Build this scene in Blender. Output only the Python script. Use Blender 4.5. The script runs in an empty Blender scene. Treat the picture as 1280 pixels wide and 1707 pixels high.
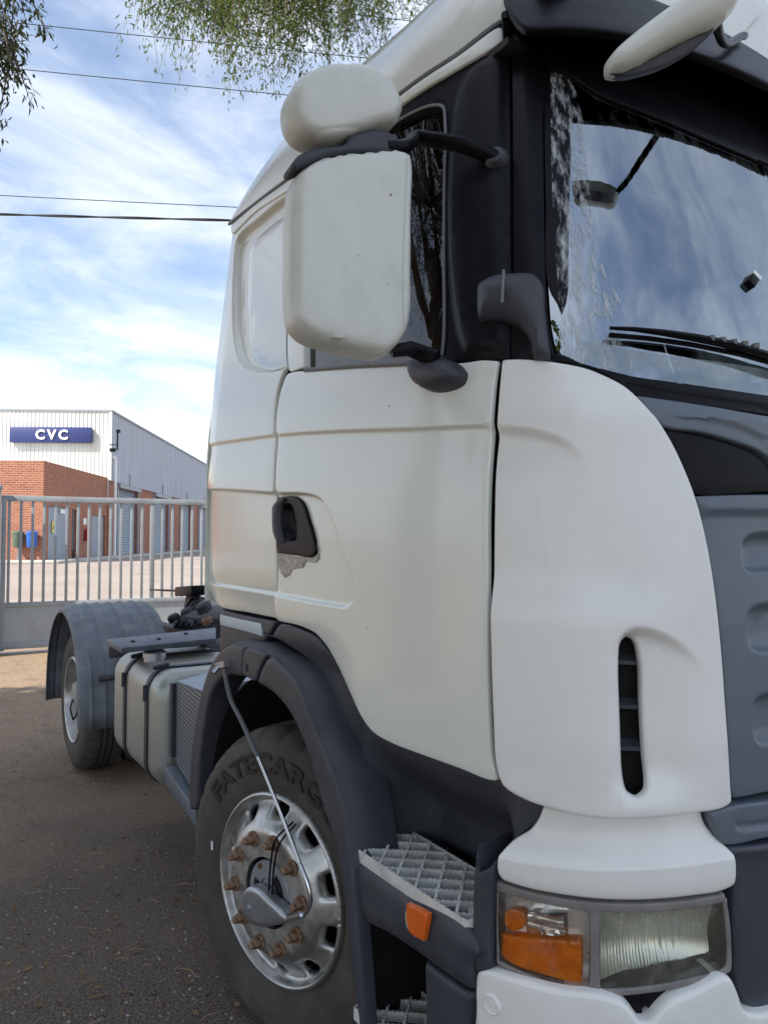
import bpy, bmesh, math, random
import numpy as np
from mathutils import Vector, Matrix
from mathutils.geometry import delaunay_2d_cdt
R = math.radians
random.seed(7); rng = np.random.default_rng(7)
scene = bpy.context.scene
col = scene.collection

# ------------------------------------------------------------------ camera
FPX, HZ = 1250.0, 900.0                     # focal length and horizon of the 1280 x 1707 photograph
YAW = math.atan(805 / FPX); PIT = math.atan((HZ - 853.5) / FPX)
cY, sY = math.cos(YAW), math.sin(YAW)
v0 = np.array([-cY, sY, 0.]); rt = np.array([sY, cY, 0.]); up0 = np.array([0, 0, 1.])
vd = math.cos(PIT) * v0 + math.sin(PIT) * up0
ud = -math.sin(PIT) * v0 + math.cos(PIT) * up0
CAM = np.array([2.375, -2.321, 1.73])
cam_data = bpy.data.cameras.new('camera'); cam = bpy.data.objects.new('camera', cam_data); col.objects.link(cam)
cam_data.sensor_fit = 'VERTICAL'; cam_data.sensor_height = 36; cam_data.lens = FPX / 1707 * 36
cam_data.clip_start = 0.05; cam_data.clip_end = 3000
mw = Matrix.Identity(4)
for i in range(3):
    mw[i][0], mw[i][1], mw[i][2], mw[i][3] = rt[i], ud[i], -vd[i], CAM[i]
cam.matrix_world = mw
scene.camera = cam

# ------------------------------------------------------------------ sky, sun, exposure
SUN_EL = R(44)
sunh = np.array([0.12, -1.0]); sunh = sunh / np.linalg.norm(sunh)
sun_dir = Vector((sunh[0] * math.cos(SUN_EL), sunh[1] * math.cos(SUN_EL), math.sin(SUN_EL)))
world = bpy.data.worlds.new('World'); scene.world = world; world.use_nodes = True
nt = world.node_tree; N = nt.nodes; L = nt.links
bg = N['Background']; bg.inputs['Strength'].default_value = 0.12
sky = N.new('ShaderNodeTexSky'); sky.sky_type = 'NISHITA'; sky.sun_disc = False
sky.sun_elevation = SUN_EL; sky.sun_rotation = math.atan2(sunh[0], sunh[1])
sky.air_density = 1.0; sky.dust_density = 0.6; sky.ozone_density = 2.0
def nmath(nt_, op, a, b=None, clamp=False):
    n = nt_.nodes.new('ShaderNodeMath'); n.operation = op; n.use_clamp = clamp
    for i, x in enumerate((a, b)):
        if x is None: continue
        if isinstance(x, (int, float)): n.inputs[i].default_value = x
        else: nt_.links.new(x, n.inputs[i])
    return n.outputs[0]
tc = N.new('ShaderNodeTexCoord'); sp = N.new('ShaderNodeSeparateXYZ'); L.new(tc.outputs['Generated'], sp.inputs[0])
zz = nmath(nt, 'ADD', nmath(nt, 'MAXIMUM', sp.outputs[2], 0.0), 0.22)
cb = N.new('ShaderNodeCombineXYZ')
L.new(nmath(nt, 'DIVIDE', sp.outputs[0], zz), cb.inputs[0]); L.new(nmath(nt, 'DIVIDE', sp.outputs[1], zz), cb.inputs[1])
mp = N.new('ShaderNodeMapping'); mp.inputs['Rotation'].default_value = (0, 0, R(28)); mp.inputs['Scale'].default_value = (1.35, 1.0, 1); L.new(cb.outputs[0], mp.inputs[0])
n1 = N.new('ShaderNodeTexNoise'); n1.inputs['Scale'].default_value = 1.9; n1.inputs['Detail'].default_value = 9; n1.inputs['Roughness'].default_value = 0.6; n1.inputs['Distortion'].default_value = 0.5
L.new(mp.outputs[0], n1.inputs['Vector'])
n2 = N.new('ShaderNodeTexNoise'); n2.inputs['Scale'].default_value = 0.6; n2.inputs['Detail'].default_value = 3
L.new(mp.outputs[0], n2.inputs['Vector'])
cr = N.new('ShaderNodeValToRGB'); cr.color_ramp.elements[0].position = 0.40; cr.color_ramp.elements[1].position = 0.70
cr.color_ramp.interpolation = 'EASE'
mixv = nmath(nt, 'ADD', nmath(nt, 'MULTIPLY', n1.outputs['Fac'], 0.7), nmath(nt, 'MULTIPLY', n2.outputs['Fac'], 0.4))
hzn = N.new('ShaderNodeMapRange'); hzn.inputs['From Min'].default_value = 0.0; hzn.inputs['From Max'].default_value = 0.33
hzn.inputs['To Min'].default_value = 0.10; hzn.inputs['To Max'].default_value = 0.0; L.new(sp.outputs[2], hzn.inputs['Value'])
L.new(nmath(nt, 'ADD', mixv, hzn.outputs[0]), cr.inputs[0])
mx = N.new('ShaderNodeMix'); mx.data_type = 'RGBA'
L.new(nmath(nt, 'ADD', nmath(nt, 'MULTIPLY', cr.outputs[0], 0.80), 0.10), mx.inputs[0]); L.new(sky.outputs[0], mx.inputs[6]); mx.inputs[7].default_value = (5.2, 5.5, 6.0, 1)
L.new(mx.outputs[2], bg.inputs[0])
sd_ = bpy.data.lights.new('sun', 'SUN'); sd_.energy = 4.2; sd_.angle = R(0.53); sd_.color = (1, 0.93, 0.82)
sun = bpy.data.objects.new('sun', sd_); col.objects.link(sun); sun.rotation_euler = (-sun_dir).to_track_quat('-Z', 'Y').to_euler(); sun.location = (5, -20, 25)
vs = scene.view_settings; vs.view_transform = 'Standard'; vs.look = 'None'; vs.exposure = 0.98; vs.gamma = 1; vs.use_curve_mapping = False
scene.cycles.max_bounces = 8; scene.cycles.transparent_max_bounces = 16

# ------------------------------------------------------------------ geometry helpers
def ray(px, py): return vd + (px - 640) / FPX * rt - (py - 853.5) / FPX * ud
def on_y(px, py, Y):
    d = ray(px, py); return CAM + (Y - CAM[1]) / d[1] * d
def on_x(px, py, X):
    d = ray(px, py); return CAM + (X - CAM[0]) / d[0] * d
def on_z(px, py, Z):
    d = ray(px, py); return CAM + (Z - CAM[2]) / d[2] * d
def at_depth(px, py, dep): return CAM + dep * ray(px, py)

def sstep(a, b, x):
    t = np.clip((np.asarray(x, float) - a) / (b - a), 0, 1); return t * t * (3 - 2 * t)

def smooth_path(pts, step, closed=True, k=0.5):
    P = np.array(pts, float); n = len(P); out = []
    rngi = range(n if closed else n - 1)
    for i in rngi:
        p1, p2 = P[i], P[(i + 1) % n]
        p0 = P[(i - 1) % n] if closed or i > 0 else p1
        p3 = P[(i + 2) % n] if closed or i < n - 2 else p2
        d1, d2 = p2 - p1, None
        def tang(a, b, c):
            u, w = b - a, c - b
            lu, lw = np.linalg.norm(u) + 1e-9, np.linalg.norm(w) + 1e-9
            cosang = np.dot(u, w) / lu / lw
            t = (u / lu + w / lw) * 0.5
            return t * max(0., cosang) ** 0.5 if cosang > 0.2 else t * 0
        L_ = np.linalg.norm(d1)
        m1 = tang(p0, p1, p2) * L_; m2 = tang(p1, p2, p3) * L_
        if np.linalg.norm(m1) < 1e-6: m1 = d1
        if np.linalg.norm(m2) < 1e-6: m2 = d1
        ns = max(1, int(math.ceil(L_ / step)))
        for j in range(ns):
            t = j / ns
            out.append((2*t**3-3*t**2+1)*p1 + (t**3-2*t**2+t)*m1 + (-2*t**3+3*t**2)*p2 + (t**3-t**2)*m2)
    if not closed: out.append(P[-1])
    return np.array(out)

def dist_poly(pts, poly, closed=True):
    P = np.asarray(pts, float); A = np.asarray(poly, float); B = np.roll(A, -1, 0)
    if not closed: A, B = A[:-1], B[:-1]
    best = np.full(len(P), 1e9)
    AB = B - A; l2 = (AB ** 2).sum(1) + 1e-12
    for i in range(0, len(P), 2000):
        q = P[i:i+2000, None, :] - A[None]
        t = np.clip((q * AB[None]).sum(2) / l2[None], 0, 1)
        d = np.sqrt(((q - t[..., None] * AB[None]) ** 2).sum(2))
        best[i:i+2000] = d.min(1)
    return best
def inside(pts, poly):
    P = np.asarray(pts, float); A = np.asarray(poly, float); B = np.roll(A, -1, 0)
    c = np.zeros(len(P), bool)
    for a, b in zip(A, B):
        if a[1] == b[1]: continue
        m = ((a[1] > P[:, 1]) != (b[1] > P[:, 1])) & (P[:, 0] < (b[0]-a[0]) * (P[:, 1]-a[1]) / (b[1]-a[1]) + a[0])
        c ^= m
    return c
def sdf(pts, poly):
    d = dist_poly(pts, poly); return np.where(inside(pts, poly), d, -d)   # positive inside

def link(name, me, mat, parent=None, smooth=True):
    o = bpy.data.objects.new(name, me); col.objects.link(o)
    if mat is not None and len(me.materials) == 0: me.materials.append(mat)
    if parent is not None: o.parent = parent
    if smooth: me.polygons.foreach_set('use_smooth', [True] * len(me.polygons))
    me.update(); return o
def mk(name, V, Fc, mat, parent=None, smooth=False, bevel=0, bseg=2, mirror=False, recalc=True):
    me = bpy.data.meshes.new(name); me.from_pydata([tuple(map(float, v)) for v in V], [], [tuple(map(int, f)) for f in Fc])
    if bevel or recalc:
        bm = bmesh.new(); bm.from_mesh(me)
        if recalc: bmesh.ops.recalc_face_normals(bm, faces=bm.faces)
        if bevel:
            es = [e for e in bm.edges if len(e.link_faces) == 2 and e.calc_face_angle(0) > 0.5]
            bmesh.ops.bevel(bm, geom=es, offset=bevel, segments=bseg, affect='EDGES', profile=0.5, clamp_overlap=True)
        bm.to_mesh(me); bm.free()
    o = link(name, me, mat, parent, smooth or bevel > 0)
    if smooth or bevel:
        try: me.set_sharp_from_angle(angle=R(40))
        except Exception: pass
    if mirror: mirrored(o)
    return o
def mirrored(o, parent=None):
    me = o.data.copy()
    n = len(me.vertices); co = np.empty(n * 3); me.vertices.foreach_get('co', co)
    co = co.reshape(-1, 3); co[:, 1] *= -1; me.vertices.foreach_set('co', co.ravel()); me.flip_normals(); me.update()
    q = bpy.data.objects.new(o.name.split('.')[0], me); col.objects.link(q); q.parent = parent or o.parent
    for k in o.keys(): q[k] = o[k]
    return q
def thing(name, label, cat, loc=(0, 0, 0), group=None):
    o = bpy.data.objects.new(name, None); col.objects.link(o); o.location = loc; o.empty_display_size = 0.3
    return tag(o, label, cat, group)
def tag(o, label, cat=None, group=None, kind=None):
    if label: o['label'] = label
    if cat: o['category'] = cat
    if group: o['group'] = group
    if kind: o['kind'] = kind
    return o
class MB:
    def __init__(s): s.V = []; s.F = []
    def add(s, V, F):
        n = len(s.V); s.V += [tuple(v) for v in V]; s.F += [tuple(i + n for i in f) for f in F]; return s
    def box(s, a, b):
        (x0, y0, z0), (x1, y1, z1) = a, b
        return s.add([(x0,y0,z0),(x1,y0,z0),(x1,y1,z0),(x0,y1,z0),(x0,y0,z1),(x1,y0,z1),(x1,y1,z1),(x0,y1,z1)],
                     [(0,3,2,1),(4,5,6,7),(0,1,5,4),(1,2,6,5),(2,3,7,6),(3,0,4,7)])
    def obox(s, c, ax, ay, az):
        c, ax, ay, az = map(np.array, (c, ax, ay, az))
        V = [c + i*ax + j*ay + k*az for k in (-1, 1) for i, j in ((-1,-1),(1,-1),(1,1),(-1,1))]
        return s.add(V, [(0,3,2,1),(4,5,6,7),(0,1,5,4),(1,2,6,5),(2,3,7,6),(3,0,4,7)])
    def tube(s, path, r, seg=10, caps=True, flat=None):
        P = [np.array(p, float) for p in path]; n = len(P)
        rs = r if hasattr(r, '__len__') else [r] * n
        t = P[1] - P[0]; ref = np.array([0, 0, 1.]) if abs(t[2]) < 0.9 * np.linalg.norm(t) else np.array([1., 0, 0])
        a = np.cross(t, ref); a /= np.linalg.norm(a); V = []; F = []
        for i in range(n):
            t = P[min(i+1, n-1)] - P[max(i-1, 0)]; t = t / (np.linalg.norm(t) + 1e-12)
            a = a - np.dot(a, t) * t; a /= np.linalg.norm(a) + 1e-12; b = np.cross(t, a)
            for j in range(seg):
                w = 2 * math.pi * j / seg
                V.append(P[i] + rs[i] * (math.cos(w) * a + math.sin(w) * b * (flat or 1)))
        for i in range(n - 1):
            for j in range(seg):
                F.append((i*seg+j, i*seg+(j+1) % seg, (i+1)*seg+(j+1) % seg, (i+1)*seg+j))
        if caps: F.append(tuple(range(seg))[::-1]); F.append(tuple((n-1)*seg + j for j in range(seg)))
        return s.add(V, F)
    def lathe(s, prof, o, ax, seg=48, closed=False):
        o = np.array(o, float); ax = np.array(ax, float); ax /= np.linalg.norm(ax)
        a = np.cross(ax, (0, 0, 1.)); a = a if np.linalg.norm(a) > 1e-3 else np.array([1., 0, 0]); a /= np.linalg.norm(a); b = np.cross(ax, a)
        m = len(prof); V = []; F = []
        for j in range(seg):
            w = 2 * math.pi * j / seg; d = math.cos(w) * a + math.sin(w) * b
            for (r_, h) in prof: V.append(o + r_ * d + h * ax)
        for j in range(seg):
            k = (j + 1) % seg
            for i in range(m if closed else m - 1):
                i2 = (i + 1) % m; F.append((j*m+i, k*m+i, k*m+i2, j*m+i2))
        return s.add(V, F)
    def prism(s, poly, n):
        poly = [np.array(p, float) for p in poly]; n = np.array(n, float); m = len(poly)
        return s.add(poly + [p + n for p in poly], [tuple(range(m))[::-1], tuple(range(m, 2*m))] + [(i, (i+1) % m, m+(i+1) % m, m+i) for i in range(m)])
    def build(s, name, mat, parent=None, **kw): return mk(name, s.V, s.F, mat, parent, **kw)

# surfaces a panel can be laid on ---------------------------------------------------
class Cab:
    """Cab skin: flat sides, generous front corners, bowed front; height field over an oblique vertical plane."""
    eu = np.array([1, 1, 0.]) / math.sqrt(2); nn = np.array([1, -1, 0.]) / math.sqrt(2)
    zs = np.array([0, 0.95, 1.3, 2.0, 2.1, 2.6, 3.1, 3.6]); fs = np.array([1.47, 1.49, 1.50, 1.47, 1.42, 1.27, 1.10, .90])
    def __init__(s, off=0.0, A=0.62): s.off = off; s.A = A
    def W(s, z): return 1.2 - 0.105 * sstep(1.95, 3.25, z) * 1.0 + s.off
    def Fx(s, z): return np.interp(z, s.zs, s.fs) + s.off
    def G(s, P):
        x, y, z = P[..., 0], P[..., 1], P[..., 2]
        a = np.maximum(0, x - (s.Fx(z) - s.A)) / s.A; b = np.abs(y) / s.W(z)
        return (a ** 3 + b ** 3) ** (1 / 3) - 1
    def hit(s, px, py):
        d = ray(px, py); t = np.linspace(0.5, 9, 1700); P = CAM + t[:, None] * d; g = s.G(P)
        k = np.where(g < 0)[0]
        if len(k) == 0: k = int(np.argmin(g)); p = P[k]
        else:
            k = k[0]; lo, hi = t[k-1], t[k]
            for _ in range(30):
                m = (lo + hi) / 2
                if s.G(CAM + m * d) < 0: hi = m
                else: lo = m
            p = CAM + hi * d
        return np.array([p @ s.eu, p[2]])
    def uz(s, x, y, z): return np.array([np.dot((x, y, 0), s.eu), z])
    def uy(s, y, z): # point on the front at lateral y
        b = abs(y) / s.W(z); x = s.Fx(z) - s.A + s.A * max(0, 1 - b ** 3) ** (1/3); return s.uz(x, y, z)
    def ux(s, x, z):
        a = max(0, x - (s.Fx(z) - s.A)) / s.A; return s.uz(x, -s.W(z) * max(0, 1 - a ** 3) ** (1/3), z)
    def pt(s, U):
        U = np.asarray(U, float); base = U[:, :1] * s.eu + U[:, 1:2] * np.array([0, 0, 1.])
        lo = np.full(len(U), -3.0); hi = np.full(len(U), 4.0)
        # start well outside (hi) and come in to the outer root
        for _ in range(46):
            m = (lo + hi) / 2; ins = s.G(base + m[:, None] * s.nn) < 0
            # the interior is an interval along nn; keep the outer root
            ctr = s.mid(base)
            ins = ins | (m < ctr)
            lo = np.where(ins, m, lo); hi = np.where(ins, hi, m)
        return base + hi[:, None] * s.nn
    def mid(s, base):
        # nn-coordinate that is certainly inside: at y = 0
        return base[:, 1] * math.sqrt(2) * 0 + (base @ np.array([0, 1., 0])) * math.sqrt(2)
    def frame(s, U):
        P = s.pt(U); e = 1e-4; g = np.stack([s.G(P + np.eye(3)[i] * e) - s.G(P - np.eye(3)[i] * e) for i in range(3)], 1)
        return P, g / np.linalg.norm(g, axis=1, keepdims=True)
class Plane:
    def __init__(s, o, eu, ev):
        s.o = np.array(o, float); s.eu = np.array(eu, float); s.ev = np.array(ev, float)
        s.eu /= np.linalg.norm(s.eu); s.ev /= np.linalg.norm(s.ev); s.n = np.cross(s.eu, s.ev)
    def hit(s, px, py):
        d = ray(px, py); t = np.dot(s.o - CAM, s.n) / np.dot(d, s.n); p = CAM + t * d - s.o
        return np.array([p @ s.eu, p @ s.ev])
    def pt(s, U): U = np.asarray(U, float); return s.o + U[:, :1] * s.eu + U[:, 1:2] * s.ev
    def frame(s, U): P = s.pt(U); return P, np.repeat(s.n[None], len(P), 0)
def side_plane(y): return Plane((0, y, 0), (1, 0, 0), (0, 0, 1))     # normal -Y

def trace(surf, pts):
    """Items: (px,py) pixels of the photograph, or arrays already in surface coordinates."""
    return np.array([p if isinstance(p, np.ndarray) else surf.hit(*p) for p in pts])

def panel(name, mat, parent, surf, outline, disp=None, holes=(), grid=0.025, er=0.008, skirt=0.03, off=0.0, step=0.014, mirror=False, sm=True, cut=None):
    O = trace(surf, outline)
    O = smooth_path(O, step) if sm else smooth_path_straight(O, step)
    HS = [smooth_path(trace(surf, h), step * 0.7) for h in holes]
    def area(p): x, y = p[:, 0], p[:, 1]; return 0.5 * np.sum(x * np.roll(y, -1) - np.roll(x, -1) * y)
    if area(O) < 0: O = O[::-1]
    HS = [h if area(h) < 0 else h[::-1] for h in HS]
    loops = [O] + HS
    pts = []; edges = []
    for lp in loops:
        b = len(pts); pts += list(lp); m = len(lp); edges += [(b + i, b + (i + 1) % m) for i in range(m)]
    allseg = lambda q: np.min([dist_poly(q, lp) for lp in loops], 0)
    extra = []
    if er > 0:
        for lp in loops:
            tn = np.roll(lp, -1, 0) - np.roll(lp, 1, 0); tn /= np.linalg.norm(tn, axis=1, keepdims=True) + 1e-9
            nrm = np.stack([-tn[:, 1], tn[:, 0]], 1)
            for fr in (0.2, 0.5, 1.0):
                q = lp + nrm * er * fr; d = allseg(q); extra.append(q[d > er * fr * 0.9])
    lo, hi = O.min(0), O.max(0)
    gx, gz = np.meshgrid(np.arange(lo[0], hi[0], grid), np.arange(lo[1], hi[1], grid)); gp = np.stack([gx.ravel(), gz.ravel()], 1)
    gp = gp + (rng.random(gp.shape) - .5) * grid * 0.1
    gp = gp[inside(gp, O)]
    if len(gp): gp = gp[allseg(gp) > max(er * 1.4, grid * 0.35)]
    lines = getattr(disp, 'lines', [])
    for q in lines:
        tn = np.gradient(q, axis=0); tn /= np.linalg.norm(tn, axis=1, keepdims=True) + 1e-9; nr = np.stack([-tn[:, 1], tn[:, 0]], 1)
        if len(gp): gp = gp[dist_poly(gp, q, closed=False) > 0.03]
        for a in (-.024, -.017, -.011, -.007, -.0035, 0, .0035, .007, .011, .017, .024):
            e = q + nr * a; e = e[inside(e, O)]
            if len(e): e = e[allseg(e) > max(er * 1.2, .004)]
            if len(e): extra.append(e)
    nb = len(pts)
    pts = np.array(pts + [p for e in extra for p in e] + list(gp))
    res = delaunay_2d_cdt([Vector(p) for p in pts], edges, [], 0, 1e-7)
    vs2 = np.array([tuple(v) for v in res[0]]); fs = res[2]
    cen = np.array([vs2[list(f)].mean(0) for f in fs]); ok = inside(cen, O)
    for h in HS: ok &= ~inside(cen, h)
    fs = [tuple(f) for f, k in zip(fs, ok) if k]
    P, Nn = surf.frame(vs2)
    d = np.min([dist_poly(vs2, lp) for lp in loops], 0)
    h = np.full(len(vs2), float(off))
    if er > 0:
        t = np.clip(d / er, 0, 1); h -= er * (1 - np.sqrt(np.clip(1 - (1 - t) ** 2, 0, 1)))
    if disp is not None: h += disp(vs2, P, d)
    P = P + h[:, None] * Nn
    # winding: face normals along Nn
    f0 = fs[0]; g = np.cross(P[f0[1]] - P[f0[0]], P[f0[2]] - P[f0[0]])
    if g @ Nn[f0[0]] < 0: fs = [f[::-1] for f in fs]
    V = [tuple(p) for p in P]
    if skirt > 0:
        cnt = {}
        for f in fs:
            for i in range(len(f)):
                e = (f[i], f[(i + 1) % len(f)]); k = tuple(sorted(e)); cnt.setdefault(k, []).append(e)
        mp_ = {}
        for k, es in cnt.items():
            if len(es) != 1: continue
            a, b = es[0]
            for q in (a, b):
                if q not in mp_: mp_[q] = len(V); V.append(tuple(P[q] - skirt * Nn[q]))
            fs.append((b, a, mp_[a], mp_[b]))
    me = bpy.data.meshes.new(name); me.from_pydata(V, [], fs)
    o = link(name, me, mat, parent, True)
    try: me.set_sharp_from_angle(angle=R(55))
    except Exception: pass
    if mirror: mirrored(o)
    return o
def smooth_path_straight(P, step):
    out = []
    for i in range(len(P)):
        a, b = P[i], P[(i + 1) % len(P)]; n = max(1, int(np.linalg.norm(b - a) / step))
        out += [a + (b - a) * j / n for j in range(n)]
    return np.array(out)
def recess(surf, poly, depth, edge):
    q = smooth_path(trace(surf, poly), 0.02)
    f = lambda U, P, d: -depth * sstep(0, edge, sdf(U, q))
    f.lines = [np.vstack([q, q[:1]])]; return f
def ledge(surf, line, depth, edge, fade, endfade=0):
    """Crease: the skin drops by depth just under the line and recovers over the fade distance."""
    q = smooth_path(trace(surf, line), 0.02, closed=False)
    def f(U, P, d):
        o = np.argsort(q[:, 0]); zl = np.interp(U[:, 0], q[o, 0], q[o, 1]); below = zl - U[:, 1]
        dd = dist_poly(U, q, closed=False); en = sstep(q[o[-1], 0], q[o[-1], 0] - endfade, U[:, 0]) if endfade else 1
        return -depth * sstep(0, edge, below) * np.exp(-(dd / fade) ** 2) * en
    f.lines = [q]; return f
def both(*fs):
    g = lambda U, P, d: sum(f(U, P, d) for f in fs)
    g.lines = [q for f in fs for q in getattr(f, 'lines', [])]; return g

# ------------------------------------------------------------------ materials
def pnode(m): return m.node_tree.nodes['Principled BSDF']
def material(name, colr, rough=0.5, metal=0.0, var=0.12, vscale=6.0, bump=0.0, bscale=60.0, dirt=None, dirt_scale=3.0, dirt_amt=0.5,
             specks=0, spec=0.5, coat=0.0, trans=0.0, alpha=1.0, emit=None, stretch=(1, 1, 1), rvar=0.1, ior=1.45):
    m = bpy.data.materials.new(name); m.use_nodes = True; t = m.node_tree; p = t.nodes['Principled BSDF']
    tcn = t.nodes.new('ShaderNodeTexCoord'); mpn = t.nodes.new('ShaderNodeMapping'); mpn.inputs['Scale'].default_value = stretch
    t.links.new(tcn.outputs['Object'], mpn.inputs[0])
    def noise(sc, det=6, ro=0.6):
        n = t.nodes.new('ShaderNodeTexNoise'); n.inputs['Scale'].default_value = sc; n.inputs['Detail'].default_value = det; n.inputs['Roughness'].default_value = ro
        t.links.new(mpn.outputs[0], n.inputs['Vector']); return n.outputs['Fac']
    def mixc(f, a, b):
        x = t.nodes.new('ShaderNodeMix'); x.data_type = 'RGBA'
        for i, q in ((0, f), (6, a), (7, b)):
            if hasattr(q, 'is_linked') or hasattr(q, 'links'): t.links.new(q, x.inputs[i])
            else: x.inputs[i].default_value = q if i else q
        return x.outputs[2]
    def ramp(f, a, b):
        x = t.nodes.new('ShaderNodeMapRange'); x.inputs['From Min'].default_value = a; x.inputs['From Max'].default_value = b; x.clamp = True
        t.links.new(f, x.inputs['Value']); return x.outputs[0]
    c3 = np.array(colr[:3], float)
    lo = tuple(np.clip(c3 * (1 - var), 0, 1)) + (1,); hi = tuple(np.clip(c3 * (1 + var), 0, 1)) + (1,)
    base = mixc(ramp(noise(vscale), 0.3, 0.7), lo, hi)
    if dirt is not None:
        f = nmath(t, 'MULTIPLY', ramp(noise(dirt_scale, 9, 0.68), 0.48, 0.72), dirt_amt)
        base = mixc(f, base, tuple(dirt) + (1,))
    if specks:
        vo = t.nodes.new('ShaderNodeTexVoronoi'); vo.inputs['Scale'].default_value = specks; t.links.new(mpn.outputs[0], vo.inputs['Vector'])
        sc_ = t.nodes.new('ShaderNodeSeparateColor'); t.links.new(vo.outputs['Color'], sc_.inputs[0])
        sz = nmath(t, 'MULTIPLY', ramp(sc_.outputs[0], .70, 1.0), 0.06)
        dot = nmath(t, 'LESS_THAN', vo.outputs['Distance'], sz)
        base = mixc(nmath(t, 'MULTIPLY', dot, 0.75), base, (0.12, 0.09, 0.06, 1))
    t.links.new(base, p.inputs['Base Color'])
    rr = t.nodes.new('ShaderNodeMapRange'); rr.inputs['To Min'].default_value = max(0.0, rough - rvar * rough); rr.inputs['To Max'].default_value = min(1, rough + rvar * rough * 2)
    t.links.new(noise(vscale * 2.3), rr.inputs['Value']); t.links.new(rr.outputs[0], p.inputs['Roughness'])
    p.inputs['Metallic'].default_value = metal; p.inputs['Specular IOR Level'].default_value = spec; p.inputs['IOR'].default_value = ior
    p.inputs['Coat Weight'].default_value = coat; p.inputs['Coat Roughness'].default_value = 0.04; p.inputs['Transmission Weight'].default_value = trans; p.inputs['Alpha'].default_value = alpha
    if bump:
        b = t.nodes.new('ShaderNodeBump'); b.inputs['Strength'].default_value = bump; b.inputs['Distance'].default_value = 0.01
        t.links.new(noise(bscale, 5, 0.6), b.inputs['Height']); t.links.new(b.outputs[0], p.inputs['Normal'])
    m['p'] = 1
    return m
PAINT = material('white_paint', (0.74, 0.76, 0.69), 0.22, specks=9, var=0.025, vscale=2.0, coat=0.9, dirt=(0.42, 0.42, 0.34), dirt_scale=2.2, dirt_amt=0.07, rvar=0.12)
pnode(PAINT).inputs['Coat Roughness'].default_value = 0.10; pnode(PAINT).inputs['Coat Weight'].default_value = 0.65
PAINT2 = material('white_plastic_paint', (0.82, 0.81, 0.765), 0.28, specks=12, var=0.02, vscale=3.0, coat=0.25, dirt=(0.45, 0.44, 0.38), dirt_scale=5, dirt_amt=0.12, rvar=0.4, bump=0.012, bscale=300)
MIRW = material('mirror_white', (0.66, 0.675, 0.61), 0.32, specks=16, var=0.03, coat=0.2, dirt=(0.35, 0.36, 0.28), dirt_scale=7, dirt_amt=0.25, rvar=0.4)
DARK = material('dark_plastic', (0.042, 0.046, 0.058), 0.48, var=0.2, vscale=8, bump=0.12, bscale=420, dirt=(0.10, 0.095, 0.09), dirt_scale=5, dirt_amt=0.35)
BLACK = material('black_plastic', (0.006, 0.006, 0.008), 0.36, var=0.2, bump=0.05, bscale=350, dirt=(0.018, 0.018, 0.018), dirt_amt=0.3, spec=0.15)
GLOSSB = material('gloss_black', (0.008, 0.008, 0.012), 0.16, var=0.1, coat=0.3)
GAP = material('gap_black', (0.006, 0.006, 0.006), 0.8)
GREY = material('grey_paint', (0.115, 0.14, 0.17), 0.36, var=0.06, coat=0.2, dirt=(0.2, 0.19, 0.18), dirt_scale=9, dirt_amt=0.2, rvar=0.3)
GREYD = material('dark_grey_paint', (0.045, 0.052, 0.068), 0.4, var=0.08, coat=0.1, dirt=(0.12, 0.11, 0.1), dirt_scale=9, dirt_amt=0.2)
RUBBER = material('tyre_rubber', (0.062, 0.054, 0.047), 0.75, var=0.25, vscale=9, bump=0.2, bscale=140, dirt=(0.13, 0.105, 0.085), dirt_scale=4, dirt_amt=0.6)
SEAL = material('seal_rubber', (0.16, 0.17, 0.17), 0.5, var=0.1)
ALLOY = material('alloy', (0.55, 0.555, 0.54), 0.34, 1.0, var=0.08, vscale=14, dirt=(0.30, 0.25, 0.20), dirt_scale=9, dirt_amt=0.5, rvar=0.6)
STEEL = material('steel', (0.42, 0.44, 0.47), 0.38, 0.9, var=0.12, dirt=(0.22, 0.19, 0.16), dirt_scale=14, dirt_amt=0.4)
HUBG = material('hub_grey', (0.30, 0.32, 0.34), 0.45, 0.4, var=0.1, dirt=(0.16, 0.12, 0.09), dirt_scale=20, dirt_amt=0.5)
RUST = material('rust', (0.21, 0.115, 0.065), 0.7, 0.25, var=0.35, vscale=60, bump=0.3, bscale=200, dirt=(0.40, 0.33, 0.25), dirt_scale=60, dirt_amt=0.6)
STEPM = material('step_aluminium', (0.70, 0.70, 0.66), 0.45, 0.2, var=0.1, vscale=25, dirt=(0.25, 0.21, 0.17), dirt_scale=16, dirt_amt=0.65)
TANK = material('tank_aluminium', (0.38, 0.39, 0.36), 0.45, 0.7, var=0.06, vscale=3, dirt=(0.30, 0.29, 0.22), dirt_scale=4, dirt_amt=0.5, stretch=(1, 1, 0.35))
STRAP = material('strap', (0.02, 0.025, 0.035), 0.5, dirt=(0.12, 0.12, 0.12), dirt_scale=20, dirt_amt=0.4)
FENDER = material('fender_plastic', (0.15, 0.168, 0.19), 0.6, var=0.2, vscale=5, bump=0.1, bscale=200, dirt=(0.36, 0.36, 0.34), dirt_scale=9, dirt_amt=0.45)
CHASSIS = material('chassis', (0.035, 0.04, 0.05), 0.6, var=0.3, vscale=10, dirt=(0.16, 0.11, 0.08), dirt_scale=8, dirt_amt=0.6, bump=0.1, bscale=90)
TREAD = material('tread_plate', (0.27, 0.30, 0.34), 0.4, 0.8, var=0.1)
AMBER = material('amber_lens', (1.0, 0.25, 0.008), 0.15, var=0.3, vscale=26, coat=0.5)
ORANGE = material('orange_marker', (0.72, 0.13, 0.015), 0.3, var=0.08, vscale=40)
CHROME = material('chrome', (0.72, 0.74, 0.76), 0.12, 1.0, var=0.1, vscale=20)
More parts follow.
